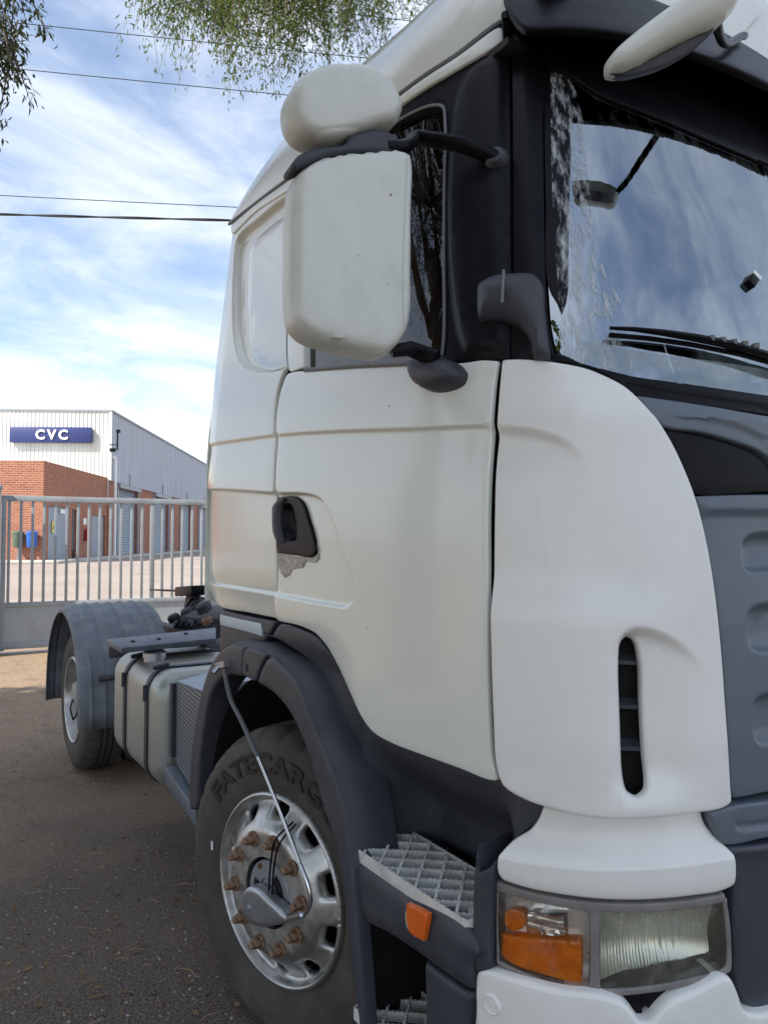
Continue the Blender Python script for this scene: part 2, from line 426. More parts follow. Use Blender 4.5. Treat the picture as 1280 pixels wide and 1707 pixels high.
STICKER = material('reflective_strip', (0.42, 0.52, 0.60), 0.35, 0.2, var=0.15, vscale=30, dirt=(0.2, 0.2, 0.2), dirt_scale=30, dirt_amt=0.5)
BARE = material('worn_primer', (0.50, 0.46, 0.40), 0.6, var=0.3, vscale=60, dirt=(0.10, 0.09, 0.07), dirt_scale=55, dirt_amt=0.8, bump=0.2, bscale=150)
SILVER = material('silvered', (0.90, 0.90, 0.86), 0.2, 0.55, var=0.12, vscale=12, rvar=0.5)
CABIN = material('cabin_trim', (0.03, 0.03, 0.033), 0.7)
def glass_mat(name, tint, rough=0.0, bump=0.0, bstretch=(1, 1, 1), bscale=5.0, dust=0.0, spec=0.5, gl=1.0, tintg=(1, 1, 1)):
    """Window glass: Fresnel reflection over a tinted see-through pane, with a film of dust."""
    m = bpy.data.materials.new(name); m.use_nodes = True; t = m.node_tree; t.nodes.clear()
    out = t.nodes.new('ShaderNodeOutputMaterial'); tr = t.nodes.new('ShaderNodeBsdfTransparent'); tr.inputs[0].default_value = (*tint, 1)
    g = t.nodes.new('ShaderNodeBsdfGlossy'); g.inputs['Roughness'].default_value = rough; g.inputs[0].default_value = (*tintg, 1)
    fr = t.nodes.new('ShaderNodeFresnel'); fr.inputs[0].default_value = 1.52 if spec == 0.5 else spec
    tcn = t.nodes.new('ShaderNodeTexCoord'); mpn = t.nodes.new('ShaderNodeMapping'); mpn.inputs['Scale'].default_value = bstretch; t.links.new(tcn.outputs['Object'], mpn.inputs[0])
    nz = t.nodes.new('ShaderNodeTexNoise'); nz.inputs['Scale'].default_value = bscale; nz.inputs['Detail'].default_value = 4; t.links.new(mpn.outputs[0], nz.inputs['Vector'])
    if bump:
        b = t.nodes.new('ShaderNodeBump'); b.inputs['Strength'].default_value = bump; b.inputs['Distance'].default_value = 0.01
        t.links.new(nz.outputs['Fac'], b.inputs['Height']); t.links.new(b.outputs[0], g.inputs['Normal'])
    mxs = t.nodes.new('ShaderNodeMixShader'); t.links.new(fr.outputs[0], mxs.inputs[0]); t.links.new(tr.outputs[0], mxs.inputs[1]); t.links.new(g.outputs[0], mxs.inputs[2])
    last = mxs.outputs[0]
    if dust:
        d = t.nodes.new('ShaderNodeBsdfDiffuse'); d.inputs[0].default_value = (0.55, 0.58, 0.58, 1)
        mr = t.nodes.new('ShaderNodeMapRange'); mr.inputs['From Min'].default_value = 0.48; mr.inputs['From Max'].default_value = 0.8; mr.inputs['To Max'].default_value = dust
        n3 = t.nodes.new('ShaderNodeTexNoise'); n3.inputs['Scale'].default_value = bscale * 2.3; n3.inputs['Detail'].default_value = 8; t.links.new(mpn.outputs[0], n3.inputs['Vector'])
        t.links.new(n3.outputs['Fac'], mr.inputs['Value'])
        m2 = t.nodes.new('ShaderNodeMixShader'); t.links.new(mr.outputs[0], m2.inputs[0]); t.links.new(last, m2.inputs[1]); t.links.new(d.outputs[0], m2.inputs[2]); last = m2.outputs[0]
    t.links.new(last, out.inputs[0]); return m
WSCREEN = glass_mat('windscreen_glass', (0.22, 0.25, 0.25), 0.0, 0.05, (3.2, 3.2, 0.35), 5.0, dust=0.08, spec=4.3, tintg=(.86, .94, 1.0))
SIDEGL = glass_mat('side_glass', (0.10, 0.11, 0.11), 0.0, 0.02, (1, 1, 1), 6.0, dust=0.05)
LENS = glass_mat('lamp_lens', (0.86, 0.87, 0.80), 0.05, 0.0, (3, 3, 1), 5.0, dust=0.14)
MIRGL = material('mirror_glass', (0.8, 0.8, 0.8), 0.02, 1.0, var=0.0)

# ================================================================== SETTING
Z_YARD = 0.72
def ground_z(dep): return Z_YARD * sstep(12.5, 33, dep)
def ground_pt(dep, lat): p = CAM + dep * v0 + lat * rt; return np.array([p[0], p[1], float(ground_z(dep))])
def ground_material():
    m = bpy.data.materials.new('dirt_asphalt'); m.use_nodes = True; t = m.node_tree; p = t.nodes['Principled BSDF']
    tcn = t.nodes.new('ShaderNodeTexCoord')
    def noise(sc, det, ro=0.6):
        n = t.nodes.new('ShaderNodeTexNoise'); n.inputs['Scale'].default_value = sc; n.inputs['Detail'].default_value = det; n.inputs['Roughness'].default_value = ro
        t.links.new(tcn.outputs['Object'], n.inputs['Vector']); return n.outputs['Fac']
    def mr(f, a, b, c=0., d=1.):
        x = t.nodes.new('ShaderNodeMapRange'); x.inputs['From Min'].default_value = a; x.inputs['From Max'].default_value = b; x.inputs['To Min'].default_value = c; x.inputs['To Max'].default_value = d
        t.links.new(f, x.inputs['Value']); return x.outputs[0]
    def mixc(f, a, b):
        x = t.nodes.new('ShaderNodeMix'); x.data_type = 'RGBA'; t.links.new(f, x.inputs[0])
        for i, q in ((6, a), (7, b)):
            if isinstance(q, tuple): x.inputs[i].default_value = q
            else: t.links.new(q, x.inputs[i])
        return x.outputs[2]
    # asphalt near the lorry, sandy earth over it further back (distance runs along the lorry: -X)
    s_ = t.nodes.new('ShaderNodeSeparateXYZ'); t.links.new(tcn.outputs['Object'], s_.inputs[0])
    asp = mixc(mr(noise(90, 3, .7), .35, .7), (0.052, 0.042, 0.034, 1), (0.25, 0.198, 0.158, 1))
    asp = mixc(mr(noise(1.1, 6), .42, .68, 0, .55), asp, (0.17, 0.125, 0.09, 1))
    vor = t.nodes.new('ShaderNodeTexVoronoi'); vor.inputs['Scale'].default_value = 130; t.links.new(tcn.outputs['Object'], vor.inputs['Vector'])
    vsep = t.nodes.new('ShaderNodeSeparateColor'); t.links.new(vor.outputs['Color'], vsep.inputs[0])
    pale = nmath(t, 'MULTIPLY', mr(vsep.outputs[0], .955, .97), mr(vor.outputs['Distance'], .45, .3))
    asp = mixc(pale, asp, (0.36, 0.33, 0.30, 1))
    sand = mixc(mr(noise(30, 6), .35, .7), (0.22, 0.158, 0.105, 1), (0.37, 0.27, 0.185, 1))
    sand = mixc(mr(noise(4, 8, .7), .52, .7, 0, .6), sand, (0.11, 0.085, 0.06, 1))
    fx = nmath(t, 'ADD', mr(s_.outputs[0], -1.6, -4.4), nmath(t, 'MULTIPLY', nmath(t, 'SUBTRACT', noise(1.3, 6), 0.5), 1.5), clamp=True)
    c = mixc(fx, asp, sand); t.links.new(c, p.inputs['Base Color']); p.inputs['Roughness'].default_value = 0.9; p.inputs['Specular IOR Level'].default_value = 0.25
    b = t.nodes.new('ShaderNodeBump'); b.inputs['Strength'].default_value = 0.9; b.inputs['Distance'].default_value = 0.006
    h = nmath(t, 'ADD', noise(160, 4, .7), nmath(t, 'MULTIPLY', noise(18, 5), 1.5)); t.links.new(h, b.inputs['Height']); t.links.new(b.outputs[0], p.inputs['Normal'])
    return m
ds = [-400, -120, -40, -15, -5, 0, 3, 6, 9, 11, 12.5, 14, 16, 18, 20, 22, 25, 28, 31, 33, 45, 80, 150, 400, 900]
ls = [-900, -300, -100, -40, -20, -10, -5, 0, 5, 10, 20, 40, 100, 300, 900]
V = [ground_pt(d, l) for d in ds for l in ls]; nl = len(ls)
Fc = [(i*nl+j, i*nl+j+1, (i+1)*nl+j+1, (i+1)*nl+j) for i in range(len(ds)-1) for j in range(nl-1)]
g = mk('ground', V, Fc, ground_material(), smooth=True); tag(g, 'dark gritty asphalt with sandy earth towards the gate', kind='structure')
YARDM = material('yard_concrete', (0.30, 0.255, 0.225), 0.9, var=0.12, vscale=0.6, dirt=(0.24, 0.19, 0.16), dirt_scale=0.9, dirt_amt=0.5, bump=0.2, bscale=30)
ds2 = [13.5, 14, 16, 18, 20, 22, 25, 28, 31, 33, 60, 110]; ls2 = [-60, -30, -15, -5, 5, 20]
V = [ground_pt(d, l) + np.array([0, 0, .006]) for d in ds2 for l in ls2]; nl = len(ls2)
Fc = [(i*nl+j, i*nl+j+1, (i+1)*nl+j+1, (i+1)*nl+j) for i in range(len(ds2)-1) for j in range(nl-1)]
tag(mk('yard_pavement', V, Fc, YARDM, smooth=True), 'pale pinkish concrete yard behind the gate', kind='structure')

# ------------------------------------------------------------------ warehouse
e2h = np.array([-0.06, 1.0]); e2h /= np.linalg.norm(e2h)          # (lateral, depth) direction of the long side
e2 = e2h[0] * rt + e2h[1] * v0; e1 = e2h[1] * rt - e2h[0] * v0     # e2 away along the long side, e1 to the right along the gable
BC = CAM + 42 * v0 - 15.5 * rt; BC = np.array([BC[0], BC[1], Z_YARD])  # cladding corner on the ground
def bp(a, b, z): return BC + a * e1 + b * e2 + np.array([0, 0, z])   # a: along gable (right +), b: along side (away +)
BRICK = bpy.data.materials.new('brick'); BRICK.use_nodes = True
_t = BRICK.node_tree; _p = _t.nodes['Principled BSDF']; _tc = _t.nodes.new('ShaderNodeTexCoord')
_sep = _t.nodes.new('ShaderNodeSeparateXYZ'); _t.links.new(_tc.outputs['UV'], _sep.inputs[0])
_br = _t.nodes.new('ShaderNodeTexBrick'); _t.links.new(_tc.outputs['UV'], _br.inputs['Vector'])
_br.inputs['Color1'].default_value = (0.40, 0.135, 0.065, 1); _br.inputs['Color2'].default_value = (0.29, 0.085, 0.045, 1); _br.inputs['Mortar'].default_value = (0.36, 0.28, 0.22, 1)
_br.inputs['Scale'].default_value = 1; _br.inputs['Brick Width'].default_value = 0.27; _br.inputs['Row Height'].default_value = 0.10; _br.inputs['Mortar Size'].default_value = 0.012; _br.inputs['Bias'].default_value = 0.1
_t.links.new(_br.outputs['Color'], _p.inputs['Base Color']); _p.inputs['Roughness'].default_value = 0.9
_bb = _t.nodes.new('ShaderNodeBump'); _bb.inputs['Strength'].default_value = 0.6; _bb.inputs['Distance'].default_value = 0.01; _bb.invert = True
_t.links.new(_br.outputs['Fac'], _bb.inputs['Height']); _t.links.new(_bb.outputs[0], _p.inputs['Normal'])
CLADW = material('white_cladding', (0.70, 0.70, 0.67), 0.45, 0.0, var=0.05, vscale=1.5, dirt=(0.45, 0.42, 0.36), dirt_scale=0.8, dirt_amt=0.35, stretch=(1, 1, 0.2))
CLADG = material('grey_cladding', (0.39, 0.43, 0.49), 0.5, 0.0, var=0.05, vscale=1.5, dirt=(0.32, 0.33, 0.35), dirt_scale=0.8, dirt_amt=0.4, stretch=(1, 1, 0.2))
DOORG = material('grey_door_paint', (0.27, 0.32, 0.38), 0.5, var=0.06, dirt=(0.2, 0.2, 0.2), dirt_amt=0.3)
TRIM = material('grey_trim', (0.30, 0.33, 0.36), 0.5, var=0.1)
NAVY = material('sign_navy', (0.032, 0.045, 0.16), 0.4, var=0.08)
WHITEL = material('letter_white', (0.82, 0.82, 0.80), 0.5, var=0.02)
CONC = material('concrete', (0.50, 0.48, 0.44), 0.9, var=0.12, bump=0.2, bscale=20)
def uvbox(o, ax_u):
    me = o.data; uv = me.uv_layers.new(name='UVMap'); a = Vector(ax_u)
    for p in me.polygons:
        for li in p.loop_indices:
            c_ = me.vertices[me.loops[li].vertex_index].co; uv.data[li].uv = (c_.dot(a), c_.z)
def quadwall(name, p0, p1, z0, z1, thick_dir, mat, parent, t=0.2, holes=(), uv=None):
    """wall slab between p0 and p1 (a,b pairs) with rectangular openings given as (s0,s1,z0,z1) along its length"""
    A = bp(p0[0], p0[1], 0); B = bp(p1[0], p1[1], 0); Lw = np.linalg.norm(B - A); du = (B - A) / Lw; td = np.array(thick_dir) * t
    xs = sorted({0, Lw, *[h[0] for h in holes], *[h[1] for h in holes]}); zs = sorted({z0, z1, *[h[2] for h in holes], *[h[3] for h in holes]})
    mb = MB()
    for i in range(len(xs)-1):
        for j in range(len(zs)-1):
            cx, cz = (xs[i]+xs[i+1])/2, (zs[j]+zs[j+1])/2
            if any(h[0] < cx < h[1] and h[2] < cz < h[3] for h in holes): continue
            p = [A + du*xs[i] + np.array([0,0,zs[j]]), A + du*xs[i+1] + np.array([0,0,zs[j]]), A + du*xs[i+1] + np.array([0,0,zs[j+1]]), A + du*xs[i] + np.array([0,0,zs[j+1]])]
            mb.prism(p, td)
    bm_o = mb.build(name, mat, parent)
    bm = bmesh.new(); bm.from_mesh(bm_o.data); bmesh.ops.remove_doubles(bm, verts=bm.verts, dist=1e-4)
    seen = {}
    for f in list(bm.faces):
        k = tuple(sorted(v.index for v in f.verts)); seen.setdefault(k, []).append(f)
    bmesh.ops.delete(bm, geom=[f for k in seen.values() if len(k) > 1 for f in k], context='FACES_ONLY')
    bm.to_mesh(bm_o.data); bm.free()
    uvbox(bm_o, du if uv is None else uv); return bm_o
def cladding(name, p0, p1, z0f, z1, outward, mat, parent, pitch=0.25, z0b=None):
    """trapezoidal ribbed sheet from p0 to p1; ribs stand proud"""
    A = bp(p0[0], p0[1], 0); B = bp(p1[0], p1[1], 0); Lw = np.linalg.norm(B - A); du = (B - A) / Lw; od = np.array(outward)
    prof = []; s = 0
    while s < Lw:
        for ds_, h in ((0, 0), (pitch*.66, 0), (pitch*.74, .035), (pitch*.92, .035)): prof.append((min(s+ds_, Lw), h))
        s += pitch
    prof.append((Lw, 0)); V = []; Fq = []
    for s, h in prof:
        zb = z0f if z0b is None else z0f + (z0b - z0f) * s / Lw
        V.append(A + du*s + od*h + np.array([0,0,zb])); V.append(A + du*s + od*h + np.array([0,0,z1]))
    for i in range(len(prof)-1): Fq.append((2*i, 2*i+2, 2*i+3, 2*i+1))
    return mk(name, V, Fq, mat, parent, recalc=False)
ware = thing('warehouse', 'large warehouse of ribbed white metal over red brick with navy sign', 'warehouse', tuple(BC))
wi = Matrix.Translation(-Vector(BC))
def wchild(o):
    if o.parent == ware: o.matrix_parent_inverse = wi
    return o
HT = 8.25; BT = 4.5; LB = 9.1; LEN = 34.0; LW = 26.0; ANX = 9.1
# annex of brick standing forward under the white gable; the gable cladding above
wchild(quadwall('brick_wall', (-LW, -LB), (0, -LB), 0, BT, e2, BRICK, ware))
ann = quadwall('brick_wall', (0, -LB + .2), (0, -0.02), 0, BT, -e1, BRICK, ware, holes=[(0.42, 3.0, 0, 2.55), (3.4, 4.3, 0, 2.5), (6.3, 8.6, 0, 2.35)]); wchild(ann)
side_holes = [(1.6, 6.0, 0, 4.05), (10.3, 14.7, 0, 4.05), (19.0, 23.4, 0, 4.05), (27.0, 31.4, 0, 4.05)]
sw = quadwall('brick_wall', (0.05, 0.02), (0.05, LEN), 0, BT - .15, -e1, BRICK, ware, holes=side_holes); wchild(sw)
wchild(cladding('wall_cladding', (-LW, -0.03), (0.1, -0.03), 3.2, HT, -e2, CLADW, ware, 0.22))
wchild(cladding('wall_cladding', (0.14, 0.0), (0.14, LEN), BT - .18, HT, e1, CLADG, ware, 0.55))
mb = MB(); mb.prism([bp(-LW, -LB + .21, BT-.06), bp(-.21, -LB + .21, BT-.06), bp(-.21, -.08, BT-.06), bp(-LW, -.08, BT-.06)], (0, 0, .05)); wchild(mb.build('annex_roof', CONC, ware))
mb = MB(); mb.prism([bp(-LW, -.02, HT - .05), bp(.1, -.02, HT - .05), bp(.1, LEN, HT - .05), bp(-LW, LEN, HT - .05)], (0, 0, .04)); wchild(mb.build('roof', CLADG, ware))
mb = MB(); mb.prism([bp(-LW, LEN, 0), bp(.13, LEN, 0), bp(.13, LEN, HT), bp(-LW, LEN, HT)], e2 * .1); wchild(mb.build('end_wall', CLADG, ware))
mb = MB(); mb.prism([bp(-LW, -.12, HT-.02), bp(.24, -.12, HT-.02), bp(.24, .02, HT-.02), bp(-LW, .02, HT-.02)], (0, 0, .10)); mb.prism([bp(.12, .03, HT-.02), bp(.24, .03, HT-.02), bp(.24, LEN, HT-.02), bp(.12, LEN, HT-.02)], (0, 0, .10)); wchild(mb.build('roof_flashing', TRIM, ware))
mb = MB(); mb.prism([bp(.10, -.13, BT-.15), bp(.235, -.13, BT-.15), bp(.235, -.035, BT-.15), bp(.10, -.035, BT-.15)], (0, 0, HT - BT + .1)); wchild(mb.build('corner_flashing', CLADW, ware))
for (h0, h1, z0, z1) in side_holes:
    b0, b1 = h0 + .02, h1 + .02; V = []; Fq = []; nsl = 28
    for i in range(nsl + 1):
        z = z0 + (z1 - z0) * i / nsl
        for hh in ((-.12, .0), (-.07, .02)): V += [bp(.05 + hh[0] - .05, b0, z + hh[1]), bp(.05 + hh[0] - .05, b1, z + hh[1])]
    for i in range(2 * nsl): Fq.append((2*i, 2*i+1, 2*i+3, 2*i+2))
    sh = wchild(mk('roller_shutter', V, Fq, DOORG, ware, recalc=False))
    mb = MB()
    mb.prism([bp(.03, b0 - .12, z1), bp(.30, b0 - .12, z1), bp(.30, b1 + .12, z1), bp(.03, b1 + .12, z1)], (0, 0, .22))
    for bb in (b0 - .12, b1): mb.prism([bp(.06, bb, 0), bp(.16, bb, 0), bp(.16, bb + .12, 0), bp(.06, bb + .12, 0)], (0, 0, z1 - .01))
    mb.prism([bp(.14, (b0 + b1) / 2 - .06, z1 + .22), bp(.22, (b0 + b1) / 2 - .06, z1 + .22), bp(.22, (b0 + b1) / 2 + .06, z1 + .22), bp(.14, (b0 + b1) / 2 + .06, z1 + .22)], (0, 0, .75))
    o_ = mb.build('shutter_frame', TRIM, sh)
def leaf_door(b0, b1, z1, name='door', n=2, recess_=0.06):
    mb = MB(); w = (b1 - b0) / n; a = -.04 - recess_
    for k in range(n): mb.prism([bp(a, b0 + k*w + .02, .02), bp(a, b0 + (k+1)*w - .02, .02), bp(a, b0 + (k+1)*w - .02, z1 - .02), bp(a, b0 + k*w + .02, z1 - .02)], -e1 * .05)
    d_ = wchild(mb.build(name, DOORG, ware))
    mb = MB(); mb.prism([bp(a + .01, b0 + w - .22, 1.0), bp(a + .06, b0 + w - .22, 1.0), bp(a + .06, b0 + w - .10, 1.0), bp(a + .01, b0 + w - .10, 1.0)], (0, 0, .05)); mb.build('handle', STEEL, d_)
    return d_
# holes of the annex side run from b = -LB+.2
o_ = -LB + .2
dd_ = leaf_door(o_ + .42, o_ + 3.0, 2.55)
YELL = material('yellow_sign', (0.68, 0.55, 0.10), 0.5, var=0.1)
mb = MB(); mb.prism([bp(-.07, o_ + 1.0, 1.35), bp(-.07, o_ + 1.55, 1.35), bp(-.07, o_ + 1.55, 1.85), bp(-.07, o_ + 1.0, 1.85)], e1 * .02); mb.build('warning_sign', YELL, dd_)
TRI = material('sign_black', (0.02, 0.02, 0.02), 0.5)
mb = MB(); mb.prism([bp(-.045, o_ + 1.1, 1.5), bp(-.045, o_ + 1.45, 1.5), bp(-.045, o_ + 1.275, 1.78)], e1 * .005); mb.build('warning_triangle', TRI, dd_)
mb = MB(); mb.prism([bp(-.07, o_ + 2.0, 2.25), bp(-.07, o_ + 2.6, 2.25), bp(-.07, o_ + 2.6, 2.45), bp(-.07, o_ + 2.0, 2.45)], e1 * .02); mb.build('door_plate', WHITEL, dd_)
leaf_door(o_ + 3.4, o_ + 4.3, 2.5, n=1, recess_=0.3)
leaf_door(o_ + 6.3, o_ + 8.6, 2.35, n=1)
REDM = material('red_enamel', (0.42, 0.03, 0.03), 0.4)
ext = thing('fire_extinguisher', 'red fire extinguisher under white plate on the warehouse brick wall', 'extinguisher', tuple(bp(.14, o_ + 5.2, .95)))
mb = MB(); mb.lathe([(0, 0), (.10, 0), (.12, .03), (.12, .5), (.09, .6), (.03, .66), (.03, .72), (0, .72)], (0, 0, 0), (0, 0, 1), 16); mb.build('cylinder', REDM, ext, smooth=True)
mb = MB(); mb.tube([(0, 0, .70), (.04, .02, .74), (.12, .04, .66), (.15, .04, .4)], .015, 6); mb.build('hose', BLACK, ext)
mb = MB(); mb.obox((-e1 * .125) + np.array([0, 0, 1.0]), e1 * .01, e2 * .22, (0, 0, .16)); mb.build('sign_plate', WHITEL, ext)
# downpipe and floodlight at the corner
pp = thing('downpipe', 'white downpipe running down the warehouse corner', 'pipe', tuple(bp(.36, .25, 0)))
pl_ = [(0, 0, 0.02), (0, 0, 5.6)] ; mb = MB(); mb.tube([np.array(q) for q in [(0,0,.02),(0,0,2.8),(0,0,5.45),(-.02,-.02,5.62)] ] + [np.array([0,0,5.7]) - e1*.15 - e2*.15], .085, 12); mb.build('pipe', WHITEL, pp, smooth=True)
fl = thing('floodlight', 'small black floodlight on bracket above the downpipe', 'floodlight', tuple(bp(.3, -.1, 6.1)))
mb = MB(); mb.obox((0, 0, .25), e1 * .22, e2 * .05, (0, 0, .02)); mb.obox(e1 * .25 + np.array([0, 0, .5]), e1 * .04, e2 * .04, (0, 0, .55)); mb.build('bracket', BLACK, fl)
mb = MB(); mb.obox(e1 * .32 - e2*.1 + np.array([0, 0, 1.0]), e1 * .10, e2 * .10, (0, 0, .09)); mb.build('lamp_head', BLACK, fl, bevel=.02); mb = MB(); mb.obox(np.array([0, 0, -.05]), e1 * .16, e2 * .10, (0, 0, .10)); mb.build('junction_box', BLACK, fl, bevel=.02)
# sign CVC
sgn = thing('wall_sign', 'long navy blue sign reading CVC on the white cladding', 'sign', tuple(bp(-3.2, -.3, 6.9)))
si = Matrix.Translation(-Vector(bp(-3.2, -.3, 6.9)))
sa0, sa1 = -5.25, -.82
mb = MB(); mb.prism([bp(sa0, -.08, 6.42), bp(sa1, -.08, 6.42), bp(sa1, -.08, 7.28), bp(sa0, -.08, 7.28)], -e2 * .28)
q = mb.build('board', NAVY, sgn, bevel=.02); q.matrix_parent_inverse = si
def text_geo(body, size, extrude=0.0, bold=0.0, res=3):
    cu = bpy.data.curves.new('t', 'FONT'); cu.body = body; cu.size = size; cu.extrude = extrude; cu.offset = bold; cu.resolution_u = res; cu.align_x = 'CENTER'
    ob = bpy.data.objects.new('t', cu); col.objects.link(ob); dg = bpy.context.evaluated_depsgraph_get(); dg.update()
    me = ob.evaluated_get(dg).to_mesh(); V = [tuple(v.co) for v in me.vertices]; Fq = [tuple(p.vertices) for p in me.polygons]
    ob.evaluated_get(dg).to_mesh_clear(); bpy.data.objects.remove(ob); bpy.data.curves.remove(cu); return V, Fq
for k, ch in enumerate('CVC'):
    Vt, Ft = text_geo(ch, 0.74, .03, .022)
    ax_ = -2.95 + (k - 1) * .62
    q = mk('letter', [bp(ax_ + x, -.36 - .03 - z, 6.60 + y) for x, y, z in Vt], Ft, WHITEL, sgn); q.matrix_parent_inverse = si
# kerb along the building
mb = MB(); mb.prism([bp(-LW, -LB - 1.2, .0), bp(1.1, -LB - 1.2, .0), bp(1.1, -LB - .01, .0), bp(-LW, -LB - .01, .0)], (0, 0, .13))
mb.prism([bp(.06, -LB, .0), bp(1.1, -LB, .0), bp(1.1, LEN, .0), bp(.06, LEN, .0)], (0, 0, .125))
tag(mb.build('pavement', CONC, None, bevel=.02), 'low pale concrete kerb along the warehouse', kind='structure')
# bins on the brick
def wall_bin(px, mat, lab):
    lat = (px - 640) / FPX
    d_ = 32.6; p = CAM + d_ * v0 + lat * d_ * rt; b = np.array([p[0], p[1], Z_YARD])
    t_ = thing('litter_bin', lab, 'bin', tuple(b + np.array([0, 0, .13])), 'bins by the brick wall')
    mb = MB(); mb.lathe([(.0, .55), (.17, .55), (.20, .6), (.23, 1.15), (.21, 1.17), (.19, .62), (0, .6)], (0, 0, 0), (0, 0, 1), 16); mb.build('bucket', mat, t_, smooth=True)
    mb = MB(); mb.tube([(0, 0, 0), (0, 0, .56)], .04, 8); mb.build('post', STEEL, t_)
    mb = MB(); mb.lathe([(.245, 1.14), (.25, 1.2), (.2, 1.25), (.12, 1.27), (.12, 1.25), (.2, 1.2), (.245, 1.14)], (0, 0, 0), (0, 0, 1), 16); mb.build('rim', mat, t_, smooth=True)
wall_bin(31, material('bin_green', (0.09, 0.14, 0.10), 0.5), 'grey-green litter bin in front of the sunlit brick wall')
wall_bin(54, material('bin_blue', (0.03, 0.12, 0.45), 0.45), 'bright blue litter bin in front of the sunlit brick wall')

# ------------------------------------------------------------------ gate
GATEM = material('gate_galvanised', (0.30, 0.335, 0.36), 0.5, 0.25, var=0.12, vscale=4, dirt=(0.20, 0.18, 0.16), dirt_scale=5, dirt_amt=0.4)
GATEP = material('gate_panel', (0.34, 0.375, 0.40), 0.5, 0.2, var=0.1, vscale=2, dirt=(0.22, 0.23, 0.24), dirt_scale=1.3, dirt_amt=0.7)
gA = ground_pt(11.4, -.512 * 11.4); gB = ground_pt(12.75, (330 - 640) / FPX * 12.75); gd = (gB - gA); gd[2] = 0; gl_ = np.linalg.norm(gd); gd /= gl_; gn = np.array([gd[1], -gd[0], 0])
gate = thing('sliding_gate', 'pale grey steel sliding gate with upright bars above a solid bottom panel', 'gate', tuple(gA))
def gp_(s, o, z): return gd * s + gn * o + np.array([0, 0, z])
s0, s1 = 0.02, 9.5; GH = 2.41
mb = MB(); mb.obox(gp_((s0 + s1) / 2, 0, GH - .045), gd * (s1 - s0) / 2, gn * .035, (0, 0, .045)); mb.build('top_rail', GATEM, gate, bevel=.006)
mb = MB(); mb.obox(gp_((s0 + s1) / 2, 0, .74), gd * (s1 - s0) / 2, gn * .035, (0, 0, .035)); mb.build('middle_rail', GATEM, gate, bevel=.006)
mb = MB(); mb.obox(gp_((s0 + s1) / 2, 0, .12), gd * (s1 - s0) / 2, gn * .04, (0, 0, .05)); mb.build('bottom_rail', GATEM, gate, bevel=.006)
mb = MB(); mb.obox(gp_((s0 + s1) / 2, 0, .437), gd * ((s1 - s0) / 2 - .03), gn * .012, (0, 0, .267)); mb.build('bottom_panel', GATEP, gate)
mb = MB(); mb.obox(gp_(0, 0, 0), gd * .021, gn * .016, (0, 0, (GH - .09 - .775) / 2)); bar0 = mb.build('bar', GATEM, gate, bevel=.003)
mb = MB(); mb.obox(gp_(0, 0, 0), gd * .036, gn * .028, (0, 0, (GH - .09 - .775) / 2)); st0 = mb.build('stile', GATEM, gate, bevel=.004)
zc = (GH - .09 + .775) / 2; k = 0; sx = .13
while sx < s1 - .1:
    src = st0 if k % 17 == 13 else bar0
    o = src if not src.get('u') else src.copy()
    if o is not src: col.objects.link(o); o.parent = gate
    src['u'] = 1; o.location = gp_(sx, 0, zc); sx += .163; k += 1
mb = MB(); mb.obox(gp_(s0 + .035, 0, GH / 2), gd * .035, gn * .037, (0, 0, GH / 2 - .046)); mb.build('end_post', GATEM, gate, bevel=.004)
mb = MB()
for s_ in (1.0, 5.0, 8.8): mb.lathe([(0, -.02), (.07, -.02), (.07, .02), (0, .02)], gp_(s_, .0, .07), gn, 16)
mb.build('roller', STEEL, gate)
pst = ground_pt(11.2, -.5205 * 11.2)
post = thing('gate_post', 'thick dark grey steel post at the end of the gate', 'post', tuple(pst))
mb = MB(); mb.obox((0, 0, 1.25), gd * .10, gn * .10, (0, 0, 1.25)); mb.build('shaft', TRIM, post, bevel=.008)
mb = MB(); mb.obox((0, 0, 2.52), gd * .12, gn * .12, (0, 0, .03)); mb.build('cap', TRIM, post, bevel=.008)
# track in the ground
mb = MB(); a, b = gA + gd * -3, gA + gd * 9.6; mb.obox((a + b) / 2 + np.array([0, 0, .012]), gd * 6.3, gn * .05, (0, 0, .012)); tag(mb.build('gate_track', STEEL, None), 'steel running track under the sliding gate', 'track')

# ------------------------------------------------------------------ overhead cables
CABLEM = material('cable_black', (0.015, 0.015, 0.017), 0.6)
def cable(lab, a, b, dep, r, twist=False):
    (x0, y0), (x1, y1) = a, b; sl = (y1 - y0) / (x1 - x0); pts = []
    for i in range(41):
        x = -900 + 2700 * i / 40; sag = ((x - 300) / 1350) ** 2
        p = at_depth(x, y0 + sl * (x - x0) - 12 * (sag - 0.02), dep); pts.append(p)
    mb = MB()
    if twist:
        P = smooth_path(np.array(pts), .35, closed=False)
        for ph in (0, math.pi):
            mb.tube([p + r * .55 * np.array([0, math.cos(ph + i * .45), math.sin(ph + i * .45)]) for i, p in enumerate(P)], r * .62, 6)
    else: mb.tube(pts, r, 6)
    tag(mb.build('overhead_cable', CABLEM, None, smooth=True), lab, 'cable', 'overhead cables')
cable('thin cable passing among the leaves of the hanging green branches', (75, 43), (600, 96), 24, .013)
cable('thin cable crossing open sky just below the leafy branches', (40, 116), (465, 157), 24, .013)
cable('thin cable running just above the thick twisted cable', (0, 326), (390, 345), 22, .012)
cable('thick twisted black cable, lowest of the overhead lines', (0, 357.5), (382, 367), 20, .033, True)
cable('short stretch of thin cable above the truck roof behind the leaves', (612, 27), (680, 35), 26, .013)

# ================================================================== TRUCK
truck = thing('tractor_truck', 'white and grey semi-trailer tractor truck with sleeper cab, steered front wheel and silver fuel tank', 'truck', (0, 0, 0))
cab = Cab(); A_ = np.array
X3 = lambda x, z: cab.ux(x, z)
